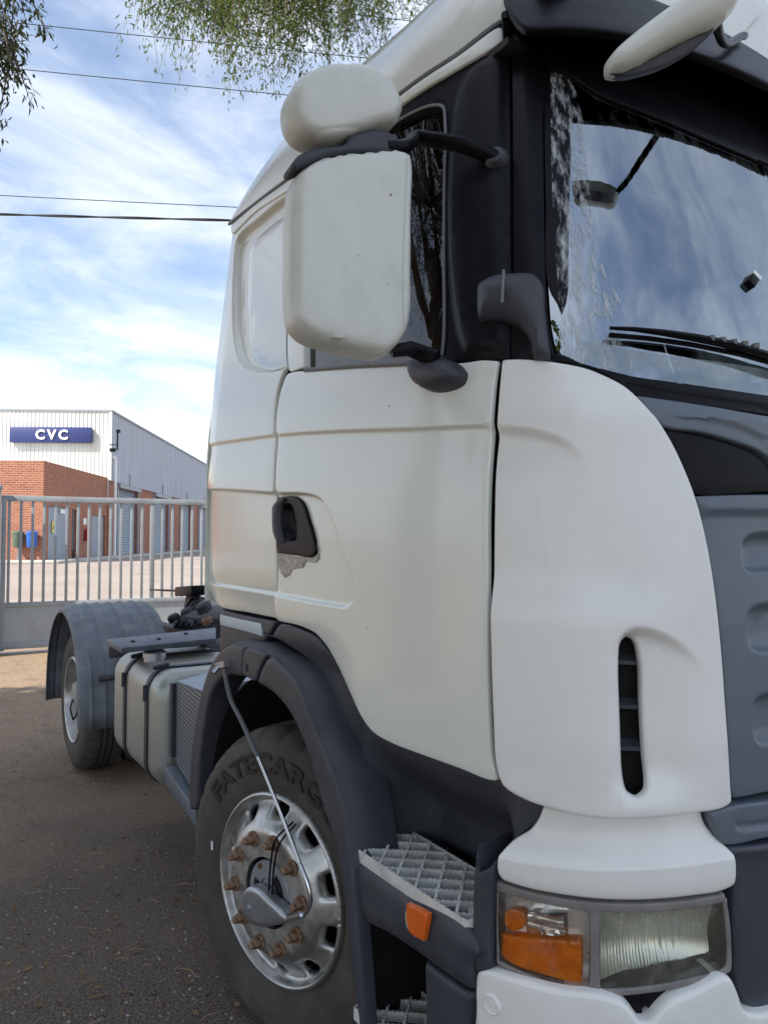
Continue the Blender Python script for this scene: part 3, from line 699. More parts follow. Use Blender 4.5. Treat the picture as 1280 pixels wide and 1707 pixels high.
# --- creases shared by side panel and door
handle_rec = [(300, 812), (400, 816), (458, 820), (518, 823), (535, 831), (548, 852), (574, 925), (590, 975), (588, 1003), (576, 1014), (556, 1012), (458, 994), (400, 984), (300, 968)]
crease_side = [(300, 744), (345, 739), (400, 731), (460, 723), (560, 716), (700, 711), (860, 706)]
REC = recess(cab, handle_rec, .015, .011); CRS = ledge(cab, crease_side, .009, .012, .12)
belt = lambda U, P, d: .010 * np.exp(-((P[:, 2] - 2.16) / .05) ** 2)
# sleeper side with the blanked window
win_rec = [(392, 402), (400, 388), (425, 366), (478, 325), (482, 470), (481, 612), (462, 621), (425, 622), (402, 608), (391, 575), (387, 490)]
WREC = recess(cab, win_rec, .03, .022)
sp_out = [(385, 379), (376, 430), (364, 520), (353, 610), (345, 700), (341, 770), (338, 850), (335, 930), (334, 975), (338, 998), (352, 1011), (400, 1022), (453, 1033), (454, 950), (455, 850), (456, 740), (461, 655), (468, 630), (476, 612), (477, 560), (476, 460), (474, 311), (430, 342)]
bulge = lambda U, P, d: -.035 * sstep(1.62, 1.43, P[:, 2]) - .02 * sstep(-.70, -.88, P[:, 0])
sidep = panel('sleeper_side_panel', PAINT, truck, cab, sp_out, both(REC, CRS, WREC, bulge), grid=.03, er=.005, skirt=.010, mirror=True)
BLANK = material('window_blank', (0.52, 0.55, 0.52), 0.08, var=0.04, coat=1.0, rvar=0.2)
panel('window_blank', BLANK, sidep, cab, [(409, 412), (416, 398), (430, 384), (473, 350), (474, 470), (474, 608), (440, 616), (423, 608), (411, 588), (406, 545), (405, 470)], None, grid=.05, er=.006, skirt=.012, off=-.022)
# door skin
door_bot = [(497, 1044), (522, 1057), (537, 1077), (552, 1106), (580, 1157), (604, 1200), (622, 1222), (656, 1241), (703, 1259), (769, 1283), (822, 1302)]
door_out = [(459, 1033)] + door_bot + [(826, 1301), (818, 1262), (814, 1200), (811, 1080), (812, 960), (812, 850), (814, 760), (818, 690), (823, 640), (829, 601), (800, 600), (775, 604), (690, 607), (600, 611), (510, 618), (492, 619), (478, 624), (468, 650), (461, 690), (459, 740), (458, 850), (457, 950), (457, 1010)]
dbulge = lambda U, P, d: -.03 * sstep(1.50, 1.30, P[:, 2]) * sstep(.55, .2, P[:, 0])
door = panel('door', PAINT, truck, cab, door_out, both(REC, CRS, dbulge), holes=[[(462, 834), (476, 831), (490, 833), (500, 843), (508, 868), (517, 900), (519, 918), (514, 924), (490, 922), (462, 918), (461, 875)]], grid=.028, er=.005, skirt=.010)
# inner cab core that keeps the gaps dark
core = Cab(off=-.055)
panel('cab_core', GAP, truck, core, [core.ux(-.84, 1.5), core.ux(-.1, 1.48), core.ux(.2, 1.46), core.ux(.45, 1.27), core.ux(.8, 1.22), core.ux(1.05, 1.18), core.uy(-1.0, 1.1), core.uy(-.8, .97), core.uy(-.6, .95), core.uy(-.02, .95), core.uy(-.02, 2.02), core.uy(-.8, 2.05), core.uy(-1.0, 2.06), core.ux(.9, 2.06), core.ux(0, 2.12), core.ux(-.84, 2.2)], None, grid=.08, er=0, skirt=0, mirror=True, sm=False)
# door handle pocket
hp = panel('door_handle', BLACK, door, cab, [(458, 830), (475, 827), (492, 829), (503, 840), (512, 866), (521, 898), (524, 920), (518, 928), (490, 926), (458, 922), (457, 875)], recess(cab, [(468, 845), (476, 838), (484, 840), (490, 855), (494, 885), (492, 902), (478, 903), (470, 890), (467, 865)], .028, .02), grid=.012, er=.006, skirt=.02, off=-.004)
panel('handle_grip', DARK, hp, cab, [(457, 842), (466, 832), (476, 830), (470, 842), (467, 868), (470, 892), (474, 904), (464, 904), (457, 885), (456, 862)], lambda U, P, d: .010 * sstep(0, .012, d), grid=.008, er=.004, skirt=.02, off=.004)
panel('worn_paint', BARE, door, cab, [(459, 923), (490, 928), (520, 930), (525, 922), (523, 905), (527, 915), (526, 932), (520, 938), (504, 936), (500, 946), (488, 948), (480, 950), (478, 958), (470, 963), (463, 955), (459, 940)], None, grid=.02, er=.0015, skirt=.006, off=-.0105, sm=False)
# door glass, window frame and seal on the upper side
win_out = [(486, 330), (560, 275), (640, 215), (690, 187), (722, 176), (737, 178), (740, 195), (739, 300), (738, 420), (738, 560), (735, 592), (700, 600), (600, 608), (512, 614), (490, 610), (487, 480)]
glass = panel('door_window', SIDEGL, door, cab, win_out, None, grid=.06, er=0, skirt=0, off=-.022)
frame_out = [(476, 322), (560, 256), (660, 176), (760, 108), (846, 50), (850, 180), (850, 320), (850, 460), (848, 597), (800, 599), (740, 604), (600, 610), (510, 617), (480, 618), (478, 470)]
fr_ = panel('window_frame', BLACK, door, cab, frame_out, recess(cab, [(772, 120), (846, 70), (846, 590), (772, 590)], -.012, .03), holes=[win_out], grid=.03, er=.004, skirt=.03, off=-.004)
# white rear frame post between the door window and the sleeper window
panel('window_post', PAINT, door, cab, [(480, 320), (506, 301), (508, 450), (508, 612), (483, 619), (481, 480)], None, grid=.04, er=.005, skirt=.02, off=.001)
seal_path = cab.frame(smooth_path(trace(cab, [(650, 209), (690, 186), (722, 175), (738, 177), (741, 195), (740, 300), (739, 420), (739, 560), (736, 592)]), .012, closed=False))
mb = MB(); mb.tube(seal_path[0] + seal_path[1] * -.001, .0042, 6); mb.build('window_seal', SEAL, door, smooth=True)
sill_path = cab.frame(smooth_path(trace(cab, [(508, 617), (600, 610), (690, 605), (735, 601)]), .02, closed=False))
mb = MB(); mb.tube(sill_path[0] + sill_path[1] * .0, .008, 6); mb.build('sill_trim', SEAL, door, smooth=True)
door_l = mirrored(door, truck)
for ch in list(door.children):
    if ch.name.split('.')[0] in ('door_window', 'window_frame', 'window_post', 'window_seal', 'sill_trim', 'door_handle'): mirrored(ch, door_l)
# white upper rail of the side (below the gutter) and the roof
panel('upper_side_rail', PAINT, truck, cab, [(386, 376), (430, 339), (474, 307), (560, 243), (655, 172), (760, 98), (832, 46), (838, 52), (838, 70), (760, 118), (660, 184), (560, 258), (476, 322), (430, 352), (388, 390)], None, grid=.04, er=.005, skirt=.03, off=.006, mirror=True)
gut = smooth_path(trace(cab, [(383, 374), (430, 337), (474, 304), (560, 240), (655, 168), (760, 94), (835, 38)]), .03, closed=False)
gp3, gn3 = cab.frame(gut)
xs = gp3[:, 0]; order = np.argsort(xs)
def gutter_at(x): return np.interp(x, xs[order], gp3[order, 1]), np.interp(x, xs[order], gp3[order, 2])
xr0, xr1 = xs.min(), 1.06
HR = 0.62; V = []; Fq = []; nS = 60; nT = 28
for i in range(nS + 1):
    t = (1 - math.cos(math.pi * i / nS)) / 2; x = xr0 + (xr1 - xr0) * t
    y, z = gutter_at(x); w = -y
    a = min(1, (x - xr0) / .75); H = HR * math.sqrt(max(0, 1 - (1 - a) ** 2.2)) + .004
    bfr = max(0, (x - .80) / .26); H *= math.sqrt(max(0.0, 1 - .75 * bfr ** 2))
    for j in range(2 * nT + 1):
        th = math.pi * j / (2 * nT); cc, ss = math.cos(th), math.sin(th); n_ = 2.3
        V.append((x, -w * 1.004 * np.sign(cc) * abs(cc) ** (2 / n_), z + H * abs(ss) ** (2 / n_)))
m_ = 2 * nT + 1
for i in range(nS):
    for j in range(m_ - 1): Fq.append((i*m_+j, (i+1)*m_+j, (i+1)*m_+j+1, i*m_+j+1))
Fq.append(tuple(nS * m_ + j for j in range(m_)))
mk('roof', PAINT, truck, None) if False else mk('roof', V, Fq, PAINT, truck, smooth=True, recalc=True)
for sg in (1, -1):
    mb = MB(); mb.tube([p * np.array([1, sg, 1]) + n_ * np.array([1, sg, 1]) * .003 for p, n_ in zip(gp3, gn3)], .007, 6); mb.build('gutter', SEAL, truck, smooth=True)
# rear wall of the cab
pf = [(-cab.W(z) + .02, z) for z in np.linspace(1.46, 3.1, 12)]
poly = [(-.868 + max(0, z - 2.1) * .09, y, z) for y, z in pf] + [(-.868 + max(0, z - 2.1) * .09, -y, z) for y, z in pf[::-1]]
mb = MB(); mb.add(poly, [tuple(range(len(poly)))]); mb.build('rear_wall', PAINT, truck)
mb = MB(); mb.box((-.85, -1.1, 1.40), (1.25, 1.1, 1.47)); mb.build('cab_floor', BLACK, truck)
# ------------------------------------------------------- white corner panel with air slot
corner_edge = [(835, 598), (870, 597), (925, 602), (985, 615), (1042, 642), (1082, 680), (1114, 724), (1142, 780), (1163, 836), (1179, 900), (1192, 975), (1203, 1070), (1212, 1190), (1220, 1318), (1221, 1338), (1208, 1348), (1160, 1357), (1080, 1364), (1000, 1362), (930, 1348), (868, 1326), (843, 1308), (833, 1280), (827, 1200), (823, 1080), (821, 960), (822, 850), (823, 760), (827, 690), (831, 640)]
slot = [(1032, 1100), (1036, 1076), (1050, 1064), (1064, 1070), (1072, 1095), (1076, 1180), (1080, 1260), (1083, 1300), (1078, 1322), (1062, 1331), (1046, 1322), (1040, 1290), (1035, 1200)]
c1 = ledge(cab, [(800, 707), (850, 707), (900, 714), (945, 731), (972, 755), (984, 782)], .014, .03, .10, .10)
scoopq = smooth_path(trace(cab, [(1022, 1075), (1035, 1052), (1060, 1042), (1095, 1049), (1130, 1066), (1160, 1092), (1176, 1112)]), .015, closed=False)
slp = smooth_path(trace(cab, slot), .015); sctr = slp.mean(0)
def scoop(U, P, d):
    o = np.argsort(scoopq[:, 0]); below = np.interp(U[:, 0], scoopq[o, 0], scoopq[o, 1], left=-9, right=-9) - U[:, 1]
    dx = U[:, 0] - slp[:, 0].min()
    return -.038 * sstep(0, .03, below) * sstep(.19, .02, dx) * sstep(-.012, .018, dx) * sstep(-.02, .06, U[:, 1] - slp[:, 1].min())
scoop.lines = [scoopq]
ur_ = trace(cab, [(1195, 1000)])[0][0]
lowbulge = lambda U, P, d: .016 * sstep(1.66, 1.55, P[:, 2]) * sstep(ur_ - .03, ur_ - .30, U[:, 0])
corner = panel('corner_panel', PAINT2, truck, cab, corner_edge, both(c1, scoop, lowbulge), holes=[slot], grid=.022, er=.009, skirt=.014, mirror=True)
slot_in = Cab(off=-.13)
panel('slot_backing', GAP, corner, slot_in, [(1015, 1045), (1100, 1045), (1110, 1350), (1020, 1350)], None, grid=.05, er=0, skirt=0, sm=False)
for py in (1112, 1188, 1262):
    q = trace(cab, [(1030, py), (1082, py + 2)]); P_, N_ = cab.frame(q)
    mb = MB(); a, b = P_[0] - N_[0] * .048, P_[1] - N_[1] * .048; mb.prism([a, b, b - N_[1] * .07 + A_([0, 0, .035]), a - N_[0] * .07 + A_([0, 0, .035])], (0, 0, .008)); mb.build('slot_vane', DARK, corner)
# lower white corner under it, flaring out over the headlamp
low = Cab(off=.0)
lcq = smooth_path(trace(low, [(815, 1420), (850, 1430), (900, 1439), (1000, 1447), (1100, 1444), (1180, 1434), (1235, 1422)]), .015, closed=False)
def flare(U, P, d):
    o = np.argsort(lcq[:, 0]); ab = U[:, 1] - np.interp(U[:, 0], lcq[o, 0], lcq[o, 1])
    t = np.clip(ab / .075, 0, 1); return -.040 * (1 - (1 - t) ** 2) * sstep(-.003, .012, ab) - .010 * sstep(-.03, -.09, ab)
flare.lines = [lcq]
panel('lower_corner_panel', PAINT2, truck, low, [(898, 1352), (935, 1358), (985, 1366), (1060, 1369), (1130, 1365), (1181, 1357), (1190, 1382), (1206, 1404), (1220, 1422), (1223, 1450), (1222, 1474), (1206, 1484), (1150, 1494), (1080, 1500), (1000, 1499), (930, 1490), (870, 1477), (838, 1464), (832, 1452), (833, 1425), (846, 1406), (872, 1391), (888, 1372)], flare, grid=.014, er=.010, skirt=.06, off=.012, mirror=True)
# ------------------------------------------------------- headlamp
house = Cab(off=-.10)
hl = panel('headlamp', DARK, truck, house, [(800, 1450), (860, 1465), (920, 1480), (1000, 1488), (1080, 1488), (1160, 1480), (1225, 1470), (1232, 1560), (1232, 1640), (1160, 1670), (1080, 1685), (1000, 1690), (920, 1675), (850, 1650), (800, 1640)], None, grid=.06, er=0, skirt=0, sm=False)
bez = material('lamp_bezel', (0.20, 0.19, 0.18), 0.45, var=0.15, vscale=20, dirt=(0.3, 0.26, 0.22), dirt_scale=20, dirt_amt=0.4)
lamp_out = [(828, 1467), (860, 1479), (920, 1494), (985, 1503), (1080, 1505), (1160, 1498), (1206, 1489), (1213, 1520), (1217, 1570), (1216, 1618), (1165, 1638), (1085, 1654), (1000, 1659), (930, 1646), (868, 1626), (828, 1607), (827, 1540)]
ind_hole = [(832, 1486), (870, 1497), (930, 1511), (981, 1519), (983, 1580), (981, 1646), (930, 1638), (870, 1618), (833, 1600), (831, 1540)]
head_hole = [(998, 1519), (1060, 1521), (1130, 1516), (1203, 1504), (1209, 1560), (1208, 1610), (1130, 1634), (1060, 1645), (1000, 1647), (998, 1580)]
panel('bezel', bez, hl, low, lamp_out, None, holes=[ind_hole, head_hole], grid=.03, er=.004, skirt=.06, off=.004, step=.01)
refl = Cab(off=-.015)
def bowl(U, P, d):
    c_ = (U.max(0) + U.min(0)) / 2; h_ = (U.max(0) - U.min(0)) / 2; rho = np.sum(((U - c_) / h_) ** 2, axis=1)
    return -.078 * np.clip(1 - rho * .62, 0, 1) * sstep(0, .012, d) ** .5 + .0011 * np.sin(U[:, 0] * 760)
panel('reflector', SILVER, hl, refl, [(990, 1512), (1060, 1514), (1130, 1510), (1210, 1497), (1215, 1560), (1214, 1616), (1130, 1640), (1060, 1652), (992, 1654), (990, 1580)], bowl, grid=.0032, er=0, skirt=0)
lens_m = LENS
panel('headlamp_lens', lens_m, hl, low, [(996, 1516), (1060, 1518), (1130, 1513), (1206, 1501), (1212, 1560), (1211, 1612), (1130, 1637), (1060, 1648), (998, 1650), (996, 1580)], lambda U, P, d: .008 * sstep(0, .05, d) + .0009 * np.sin(U[:, 0] * 900) * sstep(.008, .02, d), grid=.0035, er=0, skirt=0, off=.0)
panel('indicator_tray', SILVER, hl, Cab(off=-.022), [(826, 1478), (870, 1490), (930, 1503), (986, 1510), (988, 1580), (986, 1655), (930, 1648), (870, 1628), (826, 1608)], None, grid=.03, er=0, skirt=0, sm=False)
panel('indicator_lens', AMBER, hl, low, [(834, 1557), (870, 1563), (930, 1568), (970, 1570), (971, 1610), (969, 1641), (930, 1634), (880, 1620), (848, 1606), (835, 1596)], lambda U, P, d: (.0008 * np.sin(U[:, 0] * 700) + .0008 * np.sin(U[:, 1] * 700)) * sstep(0, .01, d), grid=.0032, er=.004, skirt=.03, off=-.002)
panel('amber_dome', AMBER, hl, low, [(838, 1526), (845, 1517), (858, 1518), (870, 1524), (871, 1545), (860, 1554), (845, 1552), (838, 1542)], lambda U, P, d: .0015 * np.sin(U[:, 0] * 800), grid=.004, er=.003, skirt=.02, off=-.006)
CLEAR = material('clear_lens', (0.80, 0.82, 0.84), 0.15, 0.85, var=0.25, vscale=50)
panel('sidelight_lens', CLEAR, hl, low, [(874, 1522), (910, 1525), (944, 1528), (945, 1545), (944, 1564), (910, 1562), (874, 1558), (873, 1540)], lambda U, P, d: .002 * np.sin(U[:, 0] * 500) + .002 * np.sin(U[:, 1] * 700), grid=.006, er=.003, skirt=.03, off=-.008)
panel('clear_cover', glass_mat('clear_cover', (.9, .88, .85), .03, 0.05, (1, 1, 1), 9, dust=.12), hl, low, [(830, 1484), (870, 1495), (930, 1509), (983, 1517), (985, 1580), (983, 1648), (930, 1640), (870, 1620), (831, 1602), (829, 1540)], None, grid=.03, er=0, skirt=0, off=.002)
# ------------------------------------------------------- bumper
bum = Cab(off=.02)
bumper = panel('bumper', PAINT2, truck, bum, [(793, 1622), (803, 1617), (860, 1632), (930, 1651), (1000, 1660), (1036, 1671), (1056, 1690), (1068, 1706), (1084, 1704), (1100, 1686), (1121, 1668), (1165, 1650), (1206, 1629), (1220, 1633), (1232, 1656), (1243, 1685), (1256, 1692), bum.uy(-.60, .735), bum.uy(-.01, .735), bum.uy(-.01, .36), bum.uy(-.8, .36), bum.uy(-1.05, .38), bum.ux(.985, .42), (790, 1690), (790, 1640)], None, holes=[[bum.uy(-.86, .62) + A_([.05 * math.cos(a), .055 * math.sin(a)]) for a in np.linspace(0, 2 * math.pi, 14)[:-1]]], grid=.03, er=.012, skirt=.06, mirror=True)
mb = MB(); P_, N_ = bum.frame(trace(bum, [(820, 1675)])); mb.lathe([(0, .001), (.008, .001), (.009, -.003), (.017, -.003), (.019, .002), (.022, .0), (.024, -.004)], P_[0] + N_[0] * .002, N_[0], 24); mb.build('bumper_plug', PAINT2, bumper, smooth=True)
fogp, fogn = Cab(off=-.05).frame([bum.uy(-.86, .62)]); mb = MB(); mb.lathe([(0, 0), (.03, .004), (.055, .02), (.06, .03)], fogp[0], fogn[0], 24); mb.build('fog_lamp', CHROME, bumper, smooth=True)
panel('bumper_backing', BLACK, truck, Cab(off=-.04), [core.ux(1.0, .40), core.uy(-1.0, .38), core.uy(-.5, .38), core.uy(-.01, .38), core.uy(-.01, 1.1), core.uy(-.55, 1.1), core.uy(-.58, .78), core.uy(-1.0, .78), core.ux(1.0, .78)], None, grid=.08, er=0, skirt=0, sm=False, mirror=True)
panel('lamp_bracket', BLACK, truck, low, [(1004, 1662), (1060, 1657), (1118, 1652), (1119, 1664), (1098, 1684), (1084, 1702), (1066, 1704), (1054, 1688), (1036, 1669)], None, holes=[[(1072, 1684), (1078, 1681), (1083, 1686), (1082, 1700), (1074, 1700)]], grid=.02, er=.003, skirt=.02, off=-.006)
# ------------------------------------------------------- grey front
def dents(U, P, d): return 0 * d
g_edge = [(1166, 826), (1184, 900), (1197, 975), (1208, 1070), (1217, 1190), (1226, 1335)]
gl1 = recess(cab, [(1248, 900), (1256, 890), (1330, 884), (1420, 886), (1420, 948), (1330, 950), (1256, 956), (1248, 948)], .022, .022)
gl2 = recess(cab, [(1254, 1020), (1266, 1008), (1330, 1004), (1420, 1004), (1420, 1080), (1330, 1086), (1264, 1090), (1255, 1080)], .022, .022)
gl3 = recess(cab, [(1262, 1170), (1274, 1158), (1330, 1154), (1420, 1154), (1420, 1230), (1330, 1240), (1272, 1246), (1263, 1236)], .022, .022)
lipf = lambda U, P, d: -.012 * sstep(1.84, 1.79, P[:, 2]) * (U[:, 0] > -9)
zt = trace(cab, [(1280, 822)])[0][1]; zb = trace(cab, [(1280, 1330)])[0][1]
panel('front_flap', GREY, truck, cab, g_edge[:1] + [(1280, 823), cab.uy(-.3, zt), cab.uy(-.01, zt), cab.uy(-.01, zb), cab.uy(-.3, zb), (1280, 1326), (1240, 1334)] + g_edge[::-1][:-1], both(gl1, gl2, gl3, ledge(cab, [(1150, 848), (1200, 846), (1300, 846), (1400, 846)], .010, .02, .2)), grid=.03, er=.007, skirt=.04, off=-.012, mirror=True)
zt2 = trace(cab, [(1280, 700)])[0][1]
panel('upper_front_panel', GREY, truck, cab, [(1058, 654), (1120, 662), (1200, 674), (1280, 688), cab.uy(-.3, zt2 + .01), cab.uy(-.01, zt2 + .01), cab.uy(-.01, zt + .004), cab.uy(-.3, zt + .004), (1306, 818), (1304, 790), (1294, 767), (1272, 750), (1235, 736), (1180, 720), (1106, 706), (1088, 684)], ledge(cab, [(1080, 676), (1150, 684), (1230, 700), (1280, 722)], .006, .02, .09), grid=.03, er=.006, skirt=.04, off=-.008, mirror=True)
panel('front_insert', BLACK, truck, cab, [(1109, 711), (1180, 724), (1235, 740), (1268, 754), (1288, 770), (1299, 792), (1301, 818), (1164, 820), (1148, 780), (1126, 736)], None, grid=.04, er=.003, skirt=.02, off=-.022, mirror=True)
zb2 = zb - .012; zl = trace(cab, [(1280, 1405)])[0][1]
panel('lower_front_trim', GREY, truck, cab, [(1186, 1356), (1230, 1345), (1280, 1338), cab.uy(-.3, zb2), cab.uy(-.01, zb2), cab.uy(-.01, zl), cab.uy(-.3, zl), (1280, 1400), (1210, 1410), (1196, 1390)], recess(cab, [(1225, 1372), (1280, 1366), (1330, 1362), (1330, 1380), (1280, 1386), (1230, 1388)], .006, .01), grid=.02, er=.006, skirt=.04, off=-.006, mirror=True)
zg = trace(cab, [(1280, 1412)])[0][1]
panel('lower_grille', GREYD, truck, cab, [(1217, 1414), (1280, 1408), cab.uy(-.3, zg), cab.uy(-.01, zg), cab.uy(-.01, .70), cab.uy(-.3, .70), cab.uy(-.56, .70), (1262, 1686), (1246, 1676), (1236, 1650), (1228, 1600), (1226, 1540), (1228, 1480)], ledge(cab, [(1200, 1424), (1280, 1420), (1400, 1414)], .01, .02, .3), grid=.03, er=.01, skirt=.05, off=.0, mirror=True)
# ------------------------------------------------------- windscreen, pillars, cowl, header
zsil = 2.06
cowl = panel('cowl', BLACK, truck, cab, [(906, 596), (925, 586), (975, 603), (1050, 622), (1150, 636), (1280, 655), cab.uy(-.3, trace(cab, [(1280, 655)])[0][1]), cab.uy(-.01, trace(cab, [(1280, 655)])[0][1]), cab.uy(-.01, zt2 + .013), cab.uy(-.3, zt2 + .013), (1280, 684), (1150, 665), (1060, 651), (1030, 633), (985, 612), (930, 600)], ledge(cab, [(950, 602), (1050, 630), (1150, 648), (1280, 668)], .01, .015, .05), grid=.02, er=.005, skirt=.03, off=-.006, mirror=True)
ztop = trace(cab, [(1280, 275)])[0][1]
ws_out = [(914, 100), (960, 130), (1000, 157), (1100, 197), (1200, 240), (1280, 275), cab.uy(-.3, ztop + .01), cab.uy(-.005, ztop + .015), cab.uy(-.005, 2.05), cab.uy(-.3, 2.055), (1280, 662), (1150, 645), (1050, 630), (975, 612), (935, 600), (922, 560), (914, 480), (910, 340), (909, 200)]
panel('windscreen', WSCREEN, truck, cab, ws_out, None, grid=.045, er=0, skirt=0, off=-.012, mirror=True)
panel('windscreen_band', BLACK, truck, cab, [(908, 100), (930, 112), (944, 150), (952, 230), (950, 330), (948, 420), (944, 500), (936, 520), (928, 500), (916, 480), (910, 340), (908, 200)], None, grid=.05, er=0, skirt=0, off=-.0102, mirror=True)  # black frit edge, laid over the glass in place of a dark reflection
panel('front_pillar', BLACK, truck, cab, [(852, 40), (880, 45), (906, 70), (906, 200), (907, 340), (910, 480), (918, 560), (930, 604), (905, 603), (852, 598), (852, 450), (852, 250)], lambda U, P, d: .018 * sstep(0, .05, d), grid=.025, er=.005, skirt=.04, off=-.008, mirror=True)
hdr_lo = [(908, 98), (960, 128), (1000, 155), (1100, 195), (1200, 238), (1280, 272), cab.uy(-.3, ztop + .012), cab.uy(-.005, ztop + .017)]
panel('header', BLACK, truck, cab, hdr_lo + [cab.uy(-.005, 3.24), cab.uy(-.5, 3.24), cab.uy(-.85, 3.2), cab.ux(.9, 3.06), cab.ux(.85, 2.98), (850, 36), (880, 42), (906, 68)], None, grid=.04, er=.004, skirt=.03, off=-.004, mirror=True)
def film_mat(name, c, amt, lo, hi, st, sc):
    m = bpy.data.materials.new(name); m.use_nodes = True; t = m.node_tree; t.nodes.clear(); out = t.nodes.new('ShaderNodeOutputMaterial')
    tr = t.nodes.new('ShaderNodeBsdfTransparent'); d = t.nodes.new('ShaderNodeBsdfDiffuse'); d.inputs[0].default_value = (*c, 1); x = t.nodes.new('ShaderNodeMixShader')
    tcn = t.nodes.new('ShaderNodeTexCoord'); mpn = t.nodes.new('ShaderNodeMapping'); mpn.inputs['Scale'].default_value = st; t.links.new(tcn.outputs['Object'], mpn.inputs[0])
    nz = t.nodes.new('ShaderNodeTexNoise'); nz.inputs['Scale'].default_value = sc; nz.inputs['Detail'].default_value = 7; nz.inputs['Roughness'].default_value = .65; t.links.new(mpn.outputs[0], nz.inputs['Vector'])
    mr = t.nodes.new('ShaderNodeMapRange'); mr.inputs['From Min'].default_value = lo; mr.inputs['From Max'].default_value = hi; mr.inputs['To Max'].default_value = amt; t.links.new(nz.outputs['Fac'], mr.inputs['Value'])
    t.links.new(mr.outputs[0], x.inputs[0]); t.links.new(tr.outputs[0], x.inputs[1]); t.links.new(d.outputs[0], x.inputs[2]); t.links.new(x.outputs[0], out.inputs[0]); return m
wsc = [o for o in truck.children if o.name.startswith('windscreen') and 'band' not in o.name][0]
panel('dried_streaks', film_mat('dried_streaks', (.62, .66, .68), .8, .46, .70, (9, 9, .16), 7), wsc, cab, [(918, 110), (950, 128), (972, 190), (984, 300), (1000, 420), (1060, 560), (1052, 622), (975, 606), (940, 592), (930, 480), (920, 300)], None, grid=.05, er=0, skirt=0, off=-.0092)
panel('pale_film', film_mat('pale_film', (.46, .54, .53), .42, .30, .62, (2, 2, 3), 4), wsc, cab, [(960, 560), (1050, 578), (1150, 592), (1280, 612), cab.uy(-.3, 2.12), cab.uy(-.01, 2.12), cab.uy(-.01, 2.055), cab.uy(-.3, 2.06), (1280, 656), (1150, 640), (1050, 626), (975, 608)], None, grid=.05, er=0, skirt=0, off=-.0112)  # pale greenish film across the foot of the windscreen
# sun visor: dark blade standing off the header on brackets
vis = Cab(off=.07)
visor = panel('sun_visor', BLACK, truck, vis, [vis.uy(-1.03, 2.97), vis.uy(-.9, 2.965), vis.uy(-.5, 2.96), vis.uy(-.01, 2.96), vis.uy(-.01, 3.27), vis.uy(-.5, 3.27), vis.uy(-.9, 3.24), vis.uy(-1.03, 3.16)], lambda U, P, d: .25 * (3.16 - P[:, 2]), grid=.05, er=.01, skirt=.012, mirror=True)
for yy in (-.98, -.55, -.12, .55, .98):
    P_, N_ = cab.frame([cab.uy(-abs(yy), 3.06)]); p = P_[0]; n_ = N_[0]
    if yy > 0: p = p * A_([1, -1, 1]); n_ = n_ * A_([1, -1, 1])
    mb = MB(); mb.tube([p - n_ * .01, p + n_ * .085], .014, 8); mb.build('visor_bracket', BLACK, visor, smooth=True)
# black fairing at the foot of the pillar
panel('pillar_fairing', DARK, truck, cab, [(802, 478), (820, 466), (860, 460), (890, 462), (904, 476), (908, 520), (914, 570), (918, 600), (890, 600), (884, 572), (866, 548), (840, 538), (800, 540)], lambda U, P, d: .05 * np.sqrt(np.clip(d / .05, 0, 1)), grid=.012, er=.004, skirt=.05, off=.004, mirror=True)
sl = cab.frame(trace(cab, [(851, 472), (850, 525)])); mb = MB(); mb.tube([sl[0][0] + sl[1][0] * .058, sl[0][1] + sl[1][1] * .058], .0035, 6); mb.build('fairing_pin', SEAL, truck)
# wiper
wp = cab.frame(trace(cab, [(1012, 554), (1050, 556), (1100, 562), (1150, 570), (1200, 580), (1280, 602), (1340, 622)]))
wp = wp[0] + wp[1] * .018
wiper = MB().tube(wp[:], [.005, .007, .010, .012, .013, .012, .010], 8, flat=.8).build('wiper', BLACK, truck, smooth=True)
bl = cab.frame(trace(cab, [(1014, 560), (1080, 566), (1150, 576), (1230, 592), (1330, 620)])); mb = MB(); mb.tube(bl[0] + bl[1] * .004, .006, 6); mb.build('wiper_blade', BLACK, wiper, smooth=True)
for px in range(1172, 1262, 18):
    P_, N_ = cab.frame(trace(cab, [(px, 574 + (px - 1172) * .17)])); mb = MB(); mb.obox(P_[0] + N_[0] * .024, (.004, .004, 0), N_[0] * .006, (0, 0, .006)); mb.build('wiper_clip', SEAL, wiper)
# device stuck inside the glass
P_, N_ = cab.frame(trace(cab, [(1256, 466)])); tgx = np.cross(N_[0], (0, 0, 1.)); tgx /= np.linalg.norm(tgx); tgz = np.cross(tgx, N_[0]); a_ = .75
d1 = -tgx * math.cos(a_) * -1; d1 = tgx * math.cos(a_) + tgz * math.sin(a_) * -1; d2 = np.cross(N_[0], d1)
mb = MB(); mb.obox(P_[0] - N_[0] * .006, d1 * .024, d2 * .013, N_[0] * .010); tagd = mb.build('windscreen_device', BLACK, truck, bevel=.004)
mb = MB(); mb.obox(P_[0] - N_[0] * .006 - d1 * .019, d1 * .007, d2 * .0135, N_[0] * .0105); mb.build('device_cap', WHITEL, tagd)
